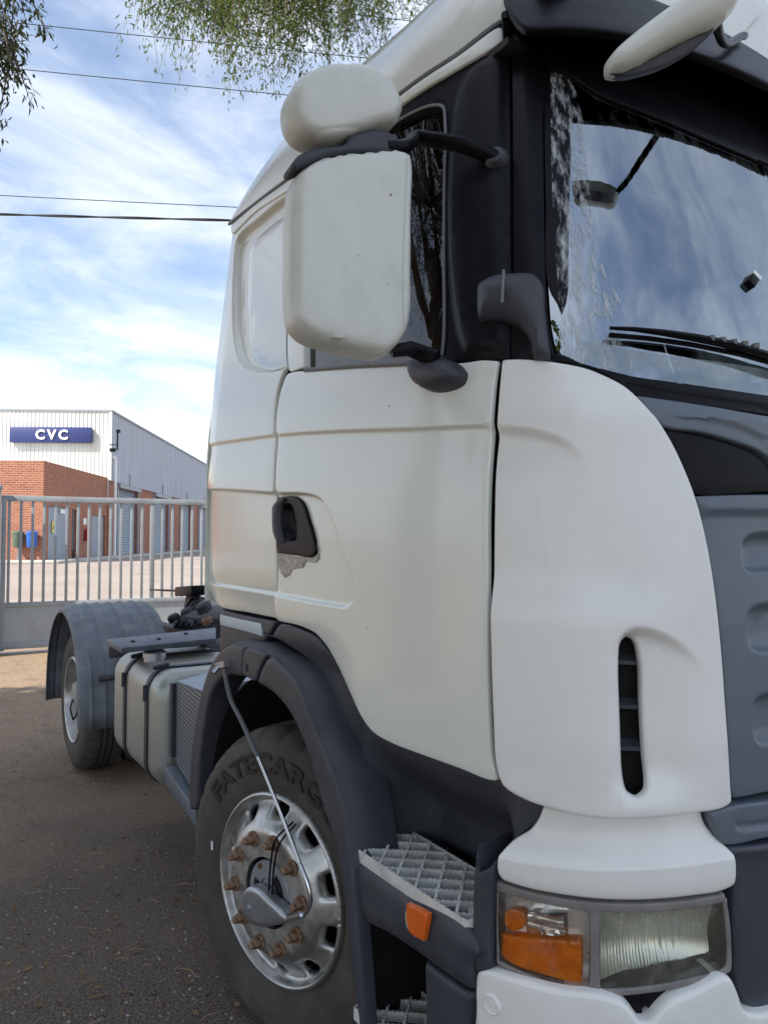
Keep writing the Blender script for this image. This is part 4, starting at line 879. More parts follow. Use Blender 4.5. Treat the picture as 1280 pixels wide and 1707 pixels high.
# cabin interior seen through the glass
mb = MB(); mb.add([(1.30, -1.0, 2.02), (1.34, 0, 2.02), (1.30, 1.0, 2.02), (.80, 1.08, 2.10), (.80, -1.08, 2.10), (.72, -1.08, 1.7), (.72, 1.08, 1.7)], [(0, 1, 2, 3, 4), (4, 3, 6, 5)]); dash = mb.build('dashboard', CABIN, truck)
PALEBLUE = material('pale_blue', (0.55, 0.62, 0.72), 0.7)
mb = MB(); mb.prism([(1.05, -.62, 2.075), (1.22, -.50, 2.06), (1.16, -.24, 2.06), (.98, -.30, 2.075)], (0, 0, .003)); mb.build('pale_blue_sheet', PALEBLUE, truck)  # thin pale blue sheet lying on the dashboard
for yy in (-.62, .62):
    mb = MB(); mb.box((-.05, yy - .25, 1.47), (.48, yy + .25, 1.85)); seat = mb.build('seat', CABIN, truck, bevel=.05)
    mb = MB(); mb.add(*(lambda m: (m.V, m.F))(MB().obox((-.10, yy, 2.2), (.07, 0, -.02), (0, .24, 0), (-.1, 0, .4)))); mb.build('seat_back', CABIN, seat, bevel=.04)
mb = MB(); mb.lathe([(.225 + .016 * math.cos(a), .016 * math.sin(a)) for a in np.linspace(0, 2 * math.pi, 9)[:-1]], (.62, .62, 2.08), (-.5, 0, .85), 32, closed=True); mb.tube([(.62, .62, 2.08), (.80, .62, 1.9)], .03, 8); mb.tube([(.62, .40, 2.08), (.62, .84, 2.08)], .012, 8); mb.build('steering_wheel', BLACK, truck, smooth=True)
mb = MB(); mb.box((-.84, -1.05, 1.5), (-.80, 1.05, 3.0)); mb.build('bulkhead', CABIN, truck)
mb = MB(); mb.box((-.80, -1.02, 3.02), (.95, 1.02, 3.04)); mb.build('headliner', CABIN, truck)

# ------------------------------------------------------- mirrors (right-hand side, and their twins)
def dome(depth, rad): return lambda U, P, d: depth * np.sqrt(np.clip(1 - (1 - np.clip(d / rad, 0, 1)) ** 2.4, 0, 1))
mpl = Plane((1.06, 0, 0), (.12, 1, 0), (0, .0, 1.0))          # faces forward (+X); u runs inboard
if mpl.n[0] < 0: mpl.n *= -1
seamq = smooth_path(trace(mpl, [(668, 268), (664, 350), (661, 430), (660, 500), (664, 555), (668, 575)]), .01, closed=False)
def seam(U, P, d): return -.004 * np.exp(-(dist_poly(U, seamq, closed=False) / .0022) ** 2)
seam.lines = [seamq]
m_out = [(478, 322), (484, 296), (505, 276), (545, 264), (610, 257), (660, 254), (676, 258), (683, 275), (683, 350), (682, 450), (679, 545), (668, 572), (652, 590), (636, 599), (600, 594), (540, 581), (500, 566), (480, 545), (474, 510), (474, 420)]
m_out = [(581 + (x - 578) * .94, 426 + (y - 428) * .985) for x, y in m_out]
mir = panel('mirror', MIRW, truck, mpl, m_out, both(dome(.030, .020), dome(.014, .14), seam), grid=.012, er=0, skirt=.05, step=.008)
mpb = Plane(mpl.o - mpl.n * .045, mpl.eu, mpl.ev); mpb.n = mpl.n
panel('mirror_glass', MIRGL, mir, Plane(mpl.o - mpl.n * .035, -mpl.eu, mpl.ev), [A_([-p[0], p[1]]) for p in trace(mpl, [(510, 330), (545, 290), (645, 284), (655, 350), (650, 530), (622, 560), (520, 535), (506, 450)])], None, grid=.05, er=0, skirt=.01)
u_out = [(469, 178), (474, 152), (490, 128), (515, 114), (550, 108), (590, 108), (618, 114), (640, 132), (658, 160), (668, 188), (667, 205), (655, 217), (620, 226), (580, 240), (545, 249), (510, 246), (488, 234), (474, 212)]
seamu = smooth_path(trace(mpl, [(500, 240), (530, 231), (570, 226), (620, 222), (650, 215)]), .01, closed=False)
def seam2(U, P, d): return -.003 * np.exp(-(dist_poly(U, seamu, closed=False) / .002) ** 2)
seam2.lines = [seamu]
u_out = [(571 + (x - 568) * .93, 177 + (y - 178) * .90) for x, y in u_out]
mir2 = panel('wide_angle_mirror', MIRW, truck, mpl, u_out, both(dome(.034, .026), dome(.016, .08), seam2), grid=.012, er=0, skirt=.05, step=.008)
panel('mirror_glass', MIRGL, mir2, Plane(mpl.o - mpl.n * .035, -mpl.eu, mpl.ev), [A_([-p[0], p[1]]) for p in trace(mpl, [(505, 180), (522, 142), (600, 135), (632, 168), (634, 195), (545, 218), (512, 208)])], None, grid=.05, er=0, skirt=.01)
def on_m(px, py, f=0.0): u = mpl.hit(px, py); return mpl.pt([u])[0] + mpl.n * f
def on_c(px, py, f=0.0): P_, N_ = cab.frame([cab.hit(px, py)]); return P_[0] + N_[0] * f
# bracket between the two housings
panel('mirror_bracket', DARK, truck, mpl, [(482, 282), (490, 268), (520, 254), (570, 246), (575, 236), (600, 226), (630, 224), (655, 238), (662, 252), (655, 258), (600, 260), (540, 268), (500, 284), (486, 290)], None, grid=.008, er=.010, skirt=.06, off=.028, step=.006)
mb = MB(); mb.tube(smooth_path(A_([on_m(640, 250, .01), on_m(662, 250, .012), on_c(735, 262, .10), on_c(790, 264, .05), on_c(830, 268, .005)]), .03, closed=False), .021, 12, flat=.8); arm = mb.build('mirror_arm', BLACK, truck, smooth=True)
mb = MB(); mb.lathe([(0, .02), (.022, .018), (.03, .004), (.032, -.01)], on_c(828, 267, .004), cab.frame([cab.hit(828, 267)])[1][0], 20); mb.build('arm_foot', DARK, arm, smooth=True)
mb = MB(); mb.tube(smooth_path(A_([on_m(648, 582, -.01), on_m(680, 578, .0), on_c(735, 600, .065), on_c(752, 612, .03)]), .02, closed=False), [.020] * 99, 12, flat=.9) if False else mb.tube(A_([on_m(655, 584, -.01), on_m(685, 581, .0), on_c(722, 592, .08), on_c(745, 604, .035)]), [.016, .018, .020, .022], 12)
arm2 = mb.build('lower_mirror_arm', BLACK, truck, smooth=True)
knob = Cab(off=.0)
panel('mirror_pivot', DARK, truck, knob, [(696, 618), (702, 602), (722, 596), (748, 600), (772, 612), (780, 626), (774, 642), (752, 652), (724, 654), (704, 642)], dome(.055, .04), grid=.01, er=0, skirt=.03, off=.005, step=.008)
for o_ in [c for c in truck.children if c.name.split('.')[0] in ('mirror', 'wide_angle_mirror', 'mirror_bracket', 'mirror_arm', 'lower_mirror_arm', 'mirror_pivot')]:
    q = mirrored(o_)
    for c in o_.children: mirrored(c, q)
# front (kerb) mirror on an arm over the windscreen
fm = Plane((1.315, -.885, 2.82), (sY, cY, .0), (0.25, -.1, 1.0)); 
if fm.n @ vd > 0: fm.n *= -1
fmo = panel('front_mirror', MIRW, truck, fm, [(1013, 98), (1022, 82), (1050, 56), (1090, 26), (1130, -2), (1170, -30), (1215, -40), (1229, -25), (1226, 4), (1210, 32), (1188, 54), (1150, 70), (1100, 92), (1060, 114), (1030, 124), (1015, 120)], dome(.05, .05), grid=.01, er=0, skirt=.03, step=.008)
panel('front_mirror_rim', DARK, fmo, fm, [(1016, 120), (1040, 118), (1080, 100), (1150, 66), (1186, 50), (1180, 62), (1150, 88), (1110, 110), (1070, 122), (1035, 126)], None, grid=.02, er=.004, skirt=.03, off=.012)
def on_f(px, py, f=0): return fm.pt([fm.hit(px, py)])[0] + fm.n * f
mb = MB(); mb.tube(smooth_path(A_([on_f(1190, 25, .0), on_f(1205, 40, -.04), vis.frame([vis.hit(1240, 60)])[0][0]]), .03, closed=False), .011, 10); mb.build('front_mirror_arm', BLACK, fmo, smooth=True)
mb = MB(); mb.tube(smooth_path(A_([on_c(1236, 60, .10), on_c(1228, 85, .12), on_c(1240, 110, .11), on_c(1262, 130, .09)]), .02, closed=False), .0035, 6); mb.build('mirror_cable', BLACK, fmo, smooth=True)

# ------------------------------------------------------- lower dark fairing, arch, steps
fa = side_plane(-1.245)
arch_in_rear = [(331, 1345), (333, 1300), (336, 1260), (341, 1222), (351, 1166), (367, 1135), (387, 1125), (404, 1126)]
arch_out_rear = [(409, 1079), (395, 1075), (380, 1077), (361, 1094), (346, 1124), (330, 1187), (321, 1250), (317, 1320), (318, 1350)]
ar1 = panel('arch_flare', DARK, truck, fa, arch_in_rear + arch_out_rear, dome(.006, .02), grid=.02, er=.008, skirt=.10, mirror=True)
panel('flare_joint', DARK, truck, fa, [(411, 1082), (430, 1084), (446, 1092), (436, 1112), (427, 1135), (413, 1129), (406, 1127), (407, 1100)], None, grid=.02, er=.008, skirt=.06, off=.006, mirror=True)
ar2 = panel('arch_flare', DARK, truck, fa, [(449, 1097), (478, 1115), (497, 1137), (511, 1169), (525, 1206), (544, 1253), (562, 1300), (574, 1345), (582, 1400), (590, 1470), (596, 1540), (602, 1610), (608, 1700), fa.hit(612, 1780), fa.hit(600, 1790), (600, 1704), (593, 1653), (585, 1594), (579, 1520), (573, 1470), (564, 1418), (551, 1376), (541, 1347), (530, 1305), (516, 1258), (501, 1220), (483, 1185), (459, 1157), (431, 1138), (438, 1116)], dome(.006, .02), grid=.02, er=.008, skirt=.03, mirror=True)
bq = smooth_path(A_([fa.hit(*p) for p in [(330, 1187), (346, 1124), (361, 1094), (380, 1077), (395, 1075), (409, 1079), (430, 1084), (449, 1097), (478, 1115), (497, 1137), (511, 1169), (525, 1206), (544, 1253), (562, 1300), (574, 1345), (582, 1400), (588, 1450)]]), .02, closed=False)
V = []; Fq = []
for i, (x, z) in enumerate(bq):
    V += [(x, -1.240, z), (x + .006, -1.215, z + .012), (x + .012, -1.18, z + .018), (x + .015, -1.10, z + .02)]
for i in range(len(bq) - 1):
    for j in range(3): Fq.append((4*i+j, 4*i+4+j, 4*i+5+j, 4*i+1+j))
mk('flare_return', V, Fq, DARK, truck, smooth=True, mirror=True)
SCREW = material('joint_mark', (0.008, 0.008, 0.01), .5)
P_ = fa.pt([fa.hit(414, 1113)])[0]; mb = MB(); mb.obox(P_ + A_([0, -.007, 0]), (.008, 0, 0), (0, .002, 0), (0, 0, .012)); mb.build('flare_clip', SCREW, ar1)
# inner liner of the arch
cx_, cz_, rr_ = -.09, .50, .74; V = []; Fq = []
for i in range(25):
    a = math.pi * (i / 24) * 1.1 - .15; 
    for yy in (-1.20, -.62): V.append((cx_ + rr_ * math.cos(a) * .88, yy, cz_ + rr_ * math.sin(a)))
for i in range(24): Fq.append((2*i, 2*i+1, 2*i+3, 2*i+2))
Fq.append(tuple(range(1, 50, 2)))
mk('arch_liner', V, Fq, GAP, truck, mirror=True)
# fairing skin from the arch up to the door and forward to the lamp
def well(U, P, d):
    x, z = P[:, 0], P[:, 2]
    w = sstep(.43, .56, x) * sstep(1.10, 1.02, x)
    return -.20 * w * sstep(1.17, .93, z) - .028 * sstep(1.40, 1.30, z) * sstep(.50, .3, x) - .035 * sstep(.30, .42, x)
fair_out = [(462, 1041), (497, 1050), (522, 1063), (537, 1083), (552, 1112), (580, 1163), (604, 1206), (622, 1228), (656, 1247), (703, 1265), (769, 1289), (837, 1312), (868, 1331), (900, 1347), (884, 1378), (850, 1402), (832, 1424), (828, 1462), cab.ux(1.085, .99), cab.ux(1.085, .80), cab.ux(.9, .80), cab.ux(.7, .80), cab.ux(.5, .80), cab.ux(.455, .80), cab.ux(.43, .95), cab.ux(.37, 1.1), cab.ux(.28, 1.22), cab.ux(.14, 1.32), cab.ux(-.05, 1.37), cab.ux(-.24, 1.385), (445, 1062)]
panel('step_fairing', DARK, truck, cab, fair_out, well, grid=.018, er=.006, skirt=.04, off=-.012, mirror=True)
# front strip of the step box
mb = MB(); panel('step_box_edge', DARK, truck, cab, [cab.ux(1.04, .98), cab.ux(1.07, 1.0), (830, 1432), (828, 1470), (824, 1545), (820, 1612), (800, 1618), (797, 1560), (799, 1450), (804, 1405)], None, grid=.02, er=.006, skirt=.12, off=.02, mirror=True)
# bracket and reflector strip under the sleeper
panel('side_bracket', DARK, truck, cab, [(356, 1017), (400, 1028), (446, 1037), (440, 1052), (424, 1072), (400, 1079), (375, 1080), (355, 1092)], None, grid=.03, er=.006, skirt=.10, off=-.03, mirror=True)
panel('reflector_strip', STICKER, truck, cab, [(357, 1025), (390, 1033), (423, 1040), (428, 1062), (395, 1052), (357, 1042)], None, grid=.04, er=.001, skirt=.003, off=-.026, sm=False)
# steps
step_px = [(590, 1411), (608, 1399), (638, 1385), (664, 1379), (686, 1383), (740, 1415), (800, 1451), (799, 1500), (797, 1522), (789, 1533), (775, 1533), (690, 1478)]
def make_step(zt_, dz_lab):
    pol = A_([on_z(x, y, .862)[:2] for x, y in step_px]); pol = smooth_path_straight(pol, .009)
    st = MB(); n_ = len(pol); ctr = pol.mean(0); th = .006
    inn = A_([p + (ctr - p) / np.linalg.norm(ctr - p) * th for p in pol]); z1, z0 = zt_, zt_ - .034
    zig = [z1 - (.0022 if i % 2 else 0) for i in range(n_)]
    V = [(*p, z0) for p in pol] + [(*p, zig[i]) for i, p in enumerate(pol)] + [(*p, z0) for p in inn] + [(*p, zig[i]) for i, p in enumerate(inn)]
    Fq = []
    for i in range(n_):
        j = (i + 1) % n_; Fq += [(i, j, n_+j, n_+i), (n_+i, n_+j, 3*n_+j, 3*n_+i), (3*n_+i, 3*n_+j, 2*n_+j, 2*n_+i), (2*n_+i, 2*n_+j, j, i)]
    root = mk('step', V, Fq, STEPM, truck)
    for fam, dr in enumerate((A_([.62, .78]), A_([.72, -.69]))):
        dr = dr / np.linalg.norm(dr); nr = A_([-dr[1], dr[0]]); s0_, s1_ = (pol @ nr).min(), (pol @ nr).max(); sp_ = .057; s = s0_ + .035
        while s < s1_ - .01:
            ts = []
            for a, b in zip(pol, np.roll(pol, -1, 0)):
                da, db = a @ nr - s, b @ nr - s
                if da * db < 0: ts.append((a + (b - a) * da / (da - db)) @ dr)
            ts.sort()
            if len(ts) >= 2 and ts[-1] - ts[0] > .02:
                L0, L1 = ts[0] + .006, ts[-1] - .006; k = max(4, int((L1 - L0) / .0045)); V = []
                for i in range(k + 1):
                    p = dr * (L0 + (L1 - L0) * i / k) + nr * s; zz_ = zt_ - .002 - (.0024 if i % 3 == 0 else 0) - fam * .0006
                    for o_ in (-.0036, .0036): V += [(*(p + nr * o_), zt_ - .03), (*(p + nr * o_), zz_)]
                Fq = []
                for i in range(k):
                    a = 4 * i; Fq += [(a, a+4, a+5, a+1), (a+1, a+5, a+7, a+3), (a+3, a+7, a+6, a+2)]
                mk('step_bar', V, Fq, STEPM, root)
            s += sp_
    for bx, by in ((635, 1397), (792, 1512)):
        p = on_z(bx, by, .862); mb = MB(); mb.lathe([(0, .004), (.007, .004), (.008, 0), (.018, 0), (.018, -.02)], (p[0], p[1], zt_ - .008), (0, 0, 1), 14); mb.build('step_bolt', STEPM, root)
    for ob in [root] + list(root.children): pass
    return root
st1 = make_step(.862, 1); st2 = make_step(.418, 2)
rp = side_plane(-1.232)
riser = panel('step_riser', DARK, truck, rp, [A_([.488, .836]), A_([.75, .836]), A_([1.035, .836]), A_([1.055, .80]), (797, 1590), (780, 1606), (779, 1652), (760, 1642), (700, 1598), (640, 1557), (598, 1532), A_([.485, .74])], lambda U, P, d: .012 * sstep(.0, .03, d), grid=.02, er=.006, skirt=.03, off=-.012, mirror=True)
mk_ = panel('side_marker', ORANGE, truck, rp, [(686, 1503), (704, 1511), (722, 1521), (720, 1535), (714, 1566), (700, 1558), (689, 1549), (686, 1525)], None, grid=.01, er=.003, skirt=.012, off=.018, sm=False)
panel('paint_chip', BARE, riser, rp, [(681, 1516), (684, 1514), (686, 1535), (689, 1549), (684, 1547), (681, 1535)], None, grid=.02, er=.001, skirt=.004, off=.0095)
panel('step_well', GAP, truck, side_plane(-.955), [A_([.40, .30]), A_([1.12, .30]), A_([1.12, .84]), A_([.40, .84])], None, grid=.1, er=0, skirt=0, sm=False, mirror=True)
mb = MB(); mb.prism([(.46, -1.20, .795), (1.07, -1.20, .795), (1.07, -.99, .795), (.46, -.99, .795)], (0, 0, -.02)); mb.build('step_tray', DARK, truck)
lowp = panel('lower_step_panel', DARK, truck, rp, [(700, 1606), (760, 1650), (778, 1660), A_([.975, .45]), A_([.975, .22]), A_([.52, .22]), A_([.52, .37]), A_([.88, .37]), A_([.86, .50])], None, grid=.03, er=.012, skirt=.12, off=-.01, mirror=True)
panel('scuff_patch', BARE, truck, side_plane(-.95), [(668, 1590), (674, 1592), (678, 1610), (686, 1640), (672, 1641), (664, 1630), (668, 1612)], None, grid=.02, er=.001, skirt=.004)
panel('step_well_wall', DARK, truck, side_plane(-.965), [A_([.44, .36]), A_([.60, .36]), A_([.60, .83]), A_([.44, .83])], None, grid=.1, er=.01, skirt=.05, sm=False)

# ------------------------------------------------------- wheels
def tyre_mesh(o, ax, Rt, seg=168, tread=True):
    prof = [(.298, -.055), (.305, -.022), (.33, -.006), (.36, .0), (.40, .004), (.425, .005), (.428, .0035), (.44, .0035), (.452, .002), (.478, -.007), (.482, -.011), (.496, -.018), (.504, -.032)]
    prof = [(r * Rt / .522, h) for r, h in prof]
    tr = [(Rt - .009, -.048), (Rt - .003, -.062), (Rt, -.075), (Rt + .001, -.100)]
    for c in (-.115, -.155, -.195): tr += [(Rt + .001, c + .008), (Rt - .014, c + .006), (Rt - .014, c - .006), (Rt + .001, c - .008)]
    tr += [(Rt, -.235), (Rt - .003, -.248), (Rt - .009, -.262), (.478, -.303), (.40, -.31), (.298, -.26)]
    full = prof + tr; m = len(full); o = A_(o); ax = A_(ax) / np.linalg.norm(ax); a = np.cross(ax, (0, 0, 1.)); a /= np.linalg.norm(a); b = np.cross(ax, a); V = []; Fq = []
    ns = len(prof)
    for j in range(seg):
        w = 2 * math.pi * j / seg; d = math.cos(w) * a + math.sin(w) * b
        for i, (r_, h) in enumerate(full):
            if tread and j % 6 == 0 and ns - 2 <= i <= ns + 2: r_ -= .013
            if tread and j % 6 == 0 and len(full) - 6 <= i <= len(full) - 4: r_ -= .013
            V.append(o + r_ * d + h * ax)
    for j in range(seg):
        k = (j + 1) % seg
        for i in range(m - 1): Fq.append((j*m+i, k*m+i, k*m+i+1, j*m+i+1))
    return V, Fq
WC = A_([-.03, -1.215, .532]); st_a = R(15); nW = A_([math.sin(st_a), -math.cos(st_a), 0]); tW = np.cross((0, 0, 1.), nW) * -1
tW = A_([math.cos(st_a), math.sin(st_a), 0])
def front_wheel(WC, nW, tW, full=True):
    V, Fq = tyre_mesh((0, 0, 0), nW, .536)
    wh = bpy.data.objects.new('front_wheel', None); col.objects.link(wh); wh.parent = truck; wh.location = WC
    ty = mk('tyre', V, Fq, RUBBER, wh, smooth=True)
    wp_ = Plane((0, 0, 0), tW, (0, 0, 1))
    if wp_.n @ nW < 0: wp_.n *= -1
    circ = lambda r, n=72: [A_([r * math.cos(t), r * math.sin(t)]) for t in np.linspace(0, 2 * math.pi, n + 1)[:-1]]
    holes = [circ(.116, 40)]
    for k in range(10):
        a0 = 2 * math.pi * (k + .5) / 10; h = []
        for t in np.linspace(0, 2 * math.pi, 21)[:-1]:
            ct, st_ = math.cos(t), math.sin(t); uu = .022 * np.sign(ct) * abs(ct) ** .6; vv = .036 * np.sign(st_) * abs(st_) ** .6
            rr = .262 + uu; th = a0 + vv / .262; h.append(A_([rr * math.cos(th), rr * math.sin(th)]))
        holes.append(h)
    pr = A_([.322, .314, .306, .300, .290, .275, .245, .222, .208, .195, .15, .11]); ph = A_([-.004, .006, .002, -.02, -.030, -.022, .002, .022, .032, .036, .036, .036])
    rf = np.linspace(.09, .34, 501); hf = np.interp(rf, pr[::-1], ph[::-1]); kk = np.hanning(23); hf = np.convolve(np.pad(hf, 11, mode='edge'), kk / kk.sum(), mode='valid')
    def dish(U, P, d):
        r_ = np.linalg.norm(U, axis=1); hh = np.interp(r_, rf, hf)
        lip = -.012 * (1 - np.clip(d / .012, 0, 1)) ** 2 * ((r_ > .2) & (r_ < .3)); return hh + lip
    dish.lines = [A_(circ(r_, 100)) for r_ in (.306, .215, .314)]
    disc = panel('rim', ALLOY, wh, wp_, circ(.322, 120), dish, holes=holes, grid=.008, er=0, skirt=.02, step=.007)
    mb = MB(); mb.lathe([(.30, -.03), (.292, -.06), (.285, -.14), (.18, -.145), (0, -.145)], (0, 0, 0), nW, 48); mb.build('brake_drum', GAP, wh, smooth=True)
    # hub disc with gap ring
    mb = MB(); mb.lathe([(0, .030), (.038, .030), (.040, .024), (.045, .024), (.047, .030), (.100, .030), (.104, .026), (.104, .0)], (0, 0, 0), nW, 56); hub = mb.build('hub_cover', HUBG, wh, smooth=True)
    for a0 in (.5, 3.3):
        mb = MB(); V = []
        for t in np.linspace(-.55, .55, 9): V.append(.078 * math.cos(a0 + t) * tW + .078 * math.sin(a0 + t) * A_([0, 0, 1]) + nW * .0305)
        for t in np.linspace(.55, -.55, 9): V.append(.045 * math.cos(a0 + t) * tW + .045 * math.sin(a0 + t) * A_([0, 0, 1]) + nW * .0305)
        mb.prism(V, nW * .0015); mb.build('hub_opening', GAP, hub)
    for a0 in (2.1, 5.3):
        c = .088 * (math.cos(a0) * tW + math.sin(a0) * A_([0, 0, 1])) + nW * .03; mb = MB(); mb.lathe([(.009, -.004), (.009, .009), (.006, .011), (0, .011)], c, nW, 6); mb.build('hub_bolt', RUST, hub)
    mb = MB(); mb.lathe([(.026, .0), (.026, .006), (.017, .008)], (0, 0, 0), nW, 20); mb.lathe([(.0165, .006), (.0165, .026), (.013, .030), (.0125, .042), (.009, .045), (0, .045)], (0, 0, 0), nW, 6)
    nut0 = None
    for k in range(10):
        a0 = 2 * math.pi * k / 10 + .12; c = .178 * (math.cos(a0) * tW + math.sin(a0) * A_([0, 0, 1])) + nW * .036
        if nut0 is None: nut0 = mb.build('wheel_nut', RUST, wh); o = nut0
        else: o = nut0.copy(); col.objects.link(o); o.parent = wh
        o.location = c
    # raised lettering round the top of the sidewall
    Vt, Ft = text_geo('FATECARGO', .108, .0018, .0035, 4)
    V = []
    for x, y, z in Vt:
        th = math.pi / 2 - x * 1.22 / .41 + .05; r_ = .392 + y * .82; V.append(r_ * math.cos(th) * tW + r_ * math.sin(th) * A_([0, 0, 1]) + nW * (.0085 + z))
    mk('raised_lettering', V, Ft, LETR, ty, recalc=False)
    mb = MB(); c = -.365 * tW + .05 * A_([0, 0, 1]) + nW * .004; mb.obox(c, tW * .005, A_([0, 0, .016]), nW * .001); mb.build('balance_sticker', WHITEL, ty)
    return wh
LETR = material('lettering_rubber', (0.024, 0.022, 0.020), 0.5)
fw = front_wheel(WC, nW, tW)
nL = A_([math.sin(st_a), -math.cos(st_a), 0]) * -1
fw2 = front_wheel(WC * A_([1, -1, 1]), -nW, tW)
ones = A_([1., 1, 1])
def rear_wheel(sgn):
    wh = bpy.data.objects.new('rear_wheel', None); col.objects.link(wh); wh.parent = truck; wh.location = (-3.73, -1.20 * sgn, .52); ax = A_([0, -sgn, 0])
    for k, off in enumerate((0, -.345)):
        V, Fq = tyre_mesh(ax * off, ax, .522); mk('tyre', V, Fq, RUBBER, wh, smooth=True)
    mb = MB(); mb.lathe([(.322, -.006), (.314, .004), (.305, .0), (.296, -.03), (.288, -.10), (.27, -.145), (.22, -.155), (.19, -.15), (.13, -.15)], (0, 0, 0), ax, 64); mb.build('rim', ALLOY, wh, smooth=True)
    mb = MB(); mb.lathe([(.135, -.16), (.132, -.03), (.12, -.012), (.05, -.006), (0, -.004)], (0, 0, 0), ax, 40); mb.build('hub', HUBG, wh, smooth=True)
    n0 = None
    for k in range(10):
        a0 = 2 * math.pi * k / 10; c = .168 * A_([math.cos(a0), 0, math.sin(a0)]) + ax * -.15
        if n0 is None:
            mb = MB(); mb.lathe([(.024, 0), (.024, .006), (.016, .008), (.016, .03), (.01, .045), (0, .045)], (0, 0, 0), ax, 8); n0 = o = mb.build('wheel_nut', RUST, wh)
        else: o = n0.copy(); col.objects.link(o); o.parent = wh
        o.location = c
    mb = MB(); mb.tube(smooth_path(A_([ax * .0 + A_([.02, 0, .0]), ax * .03 + A_([.10, 0, -.05]), ax * .02 + A_([.16, 0, -.12]), ax * -.03 + A_([.20, 0, -.02])]), .02, closed=False), .006, 6); mb.build('inflation_hose', BLACK, wh, smooth=True)
    return wh
rear_wheel(1); rear_wheel(-1)
mb = MB(); mb.tube([(-3.73, -.9, .52), (-3.73, .9, .52)], .10, 16); mb.lathe([(.02, -.2), (.16, -.15), (.2, 0), (.16, .15), (.02, .2)], (-3.73, 0, .52), (0, 1, 0), 24); mb.build('rear_axle', CHASSIS, truck, smooth=True)
mb = MB(); mb.tube([(0, -.95, .50), (0, -.8, .44), (0, .8, .44), (0, .95, .50)], .06, 12); mb.build('front_axle', CHASSIS, truck, smooth=True)
# rear mudguards
def mudguard(sgn):
    cxr, czr, Rf = -3.73, .50, .715; path = [(cxr + Rf - .01, .44), (cxr + Rf, .55)]
    for a in np.linspace(.12, math.pi - .05, 40): path.append((cxr + Rf * math.cos(a), czr + .04 + (Rf - .02) * math.sin(a)))
    path += [(cxr - Rf - .005, .52), (cxr - Rf - .005, .40)]
    ys = []; wdt = np.linspace(0, .66, 67)
    V = []; Fq = []; n_ = len(path); prof = []
    for w in wdt:
        e = min(w, .66 - w); rnd = -.055 * (1 - math.sqrt(max(0, 1 - (1 - min(1, e / .06)) ** 2)))
        ph = (w - .08) / .088; fr = abs(ph - round(ph)); rib = .015 * math.exp(-(fr / .10) ** 2) if .05 < w < .61 else 0
        prof.append((w, rnd + rib))
    for i, (x, z) in enumerate(path):
        p0, p1 = A_(path[max(i-1, 0)]), A_(path[min(i+1, n_-1)]); t = (p1 - p0) / np.linalg.norm(p1 - p0); nn = A_([t[1], -t[0]])
        for w, h in prof: V.append((x + nn[0] * h, sgn * -(1.285 - w), z + nn[1] * h))
    m = len(prof)
    for i in range(n_ - 1):
        for j in range(m - 1): Fq.append((i*m+j, i*m+j+1, (i+1)*m+j+1, (i+1)*m+j))
    o = mk('rear_mudguard', V, Fq, FENDER, truck, smooth=True)
    md = o.modifiers.new('thick', 'SOLIDIFY'); md.thickness = .008; md.offset = -1
    mb = MB(); mb.tube([(-3.02, sgn * -1.16, .78), (-2.95, sgn * -.9, .80), (-2.9, sgn * -.40, .82)], .022, 8); mb.build('mudguard_stay', CHASSIS, o, smooth=True)
    mb = MB(); mb.box((-3.02, min(sgn * -1.1, sgn * -.8), .92), (-2.985, max(sgn * -1.1, sgn * -.8), 1.02)); mb.build('mudguard_plate', CHASSIS, o, bevel=.004)
    return o
mudguard(1); mudguard(-1)
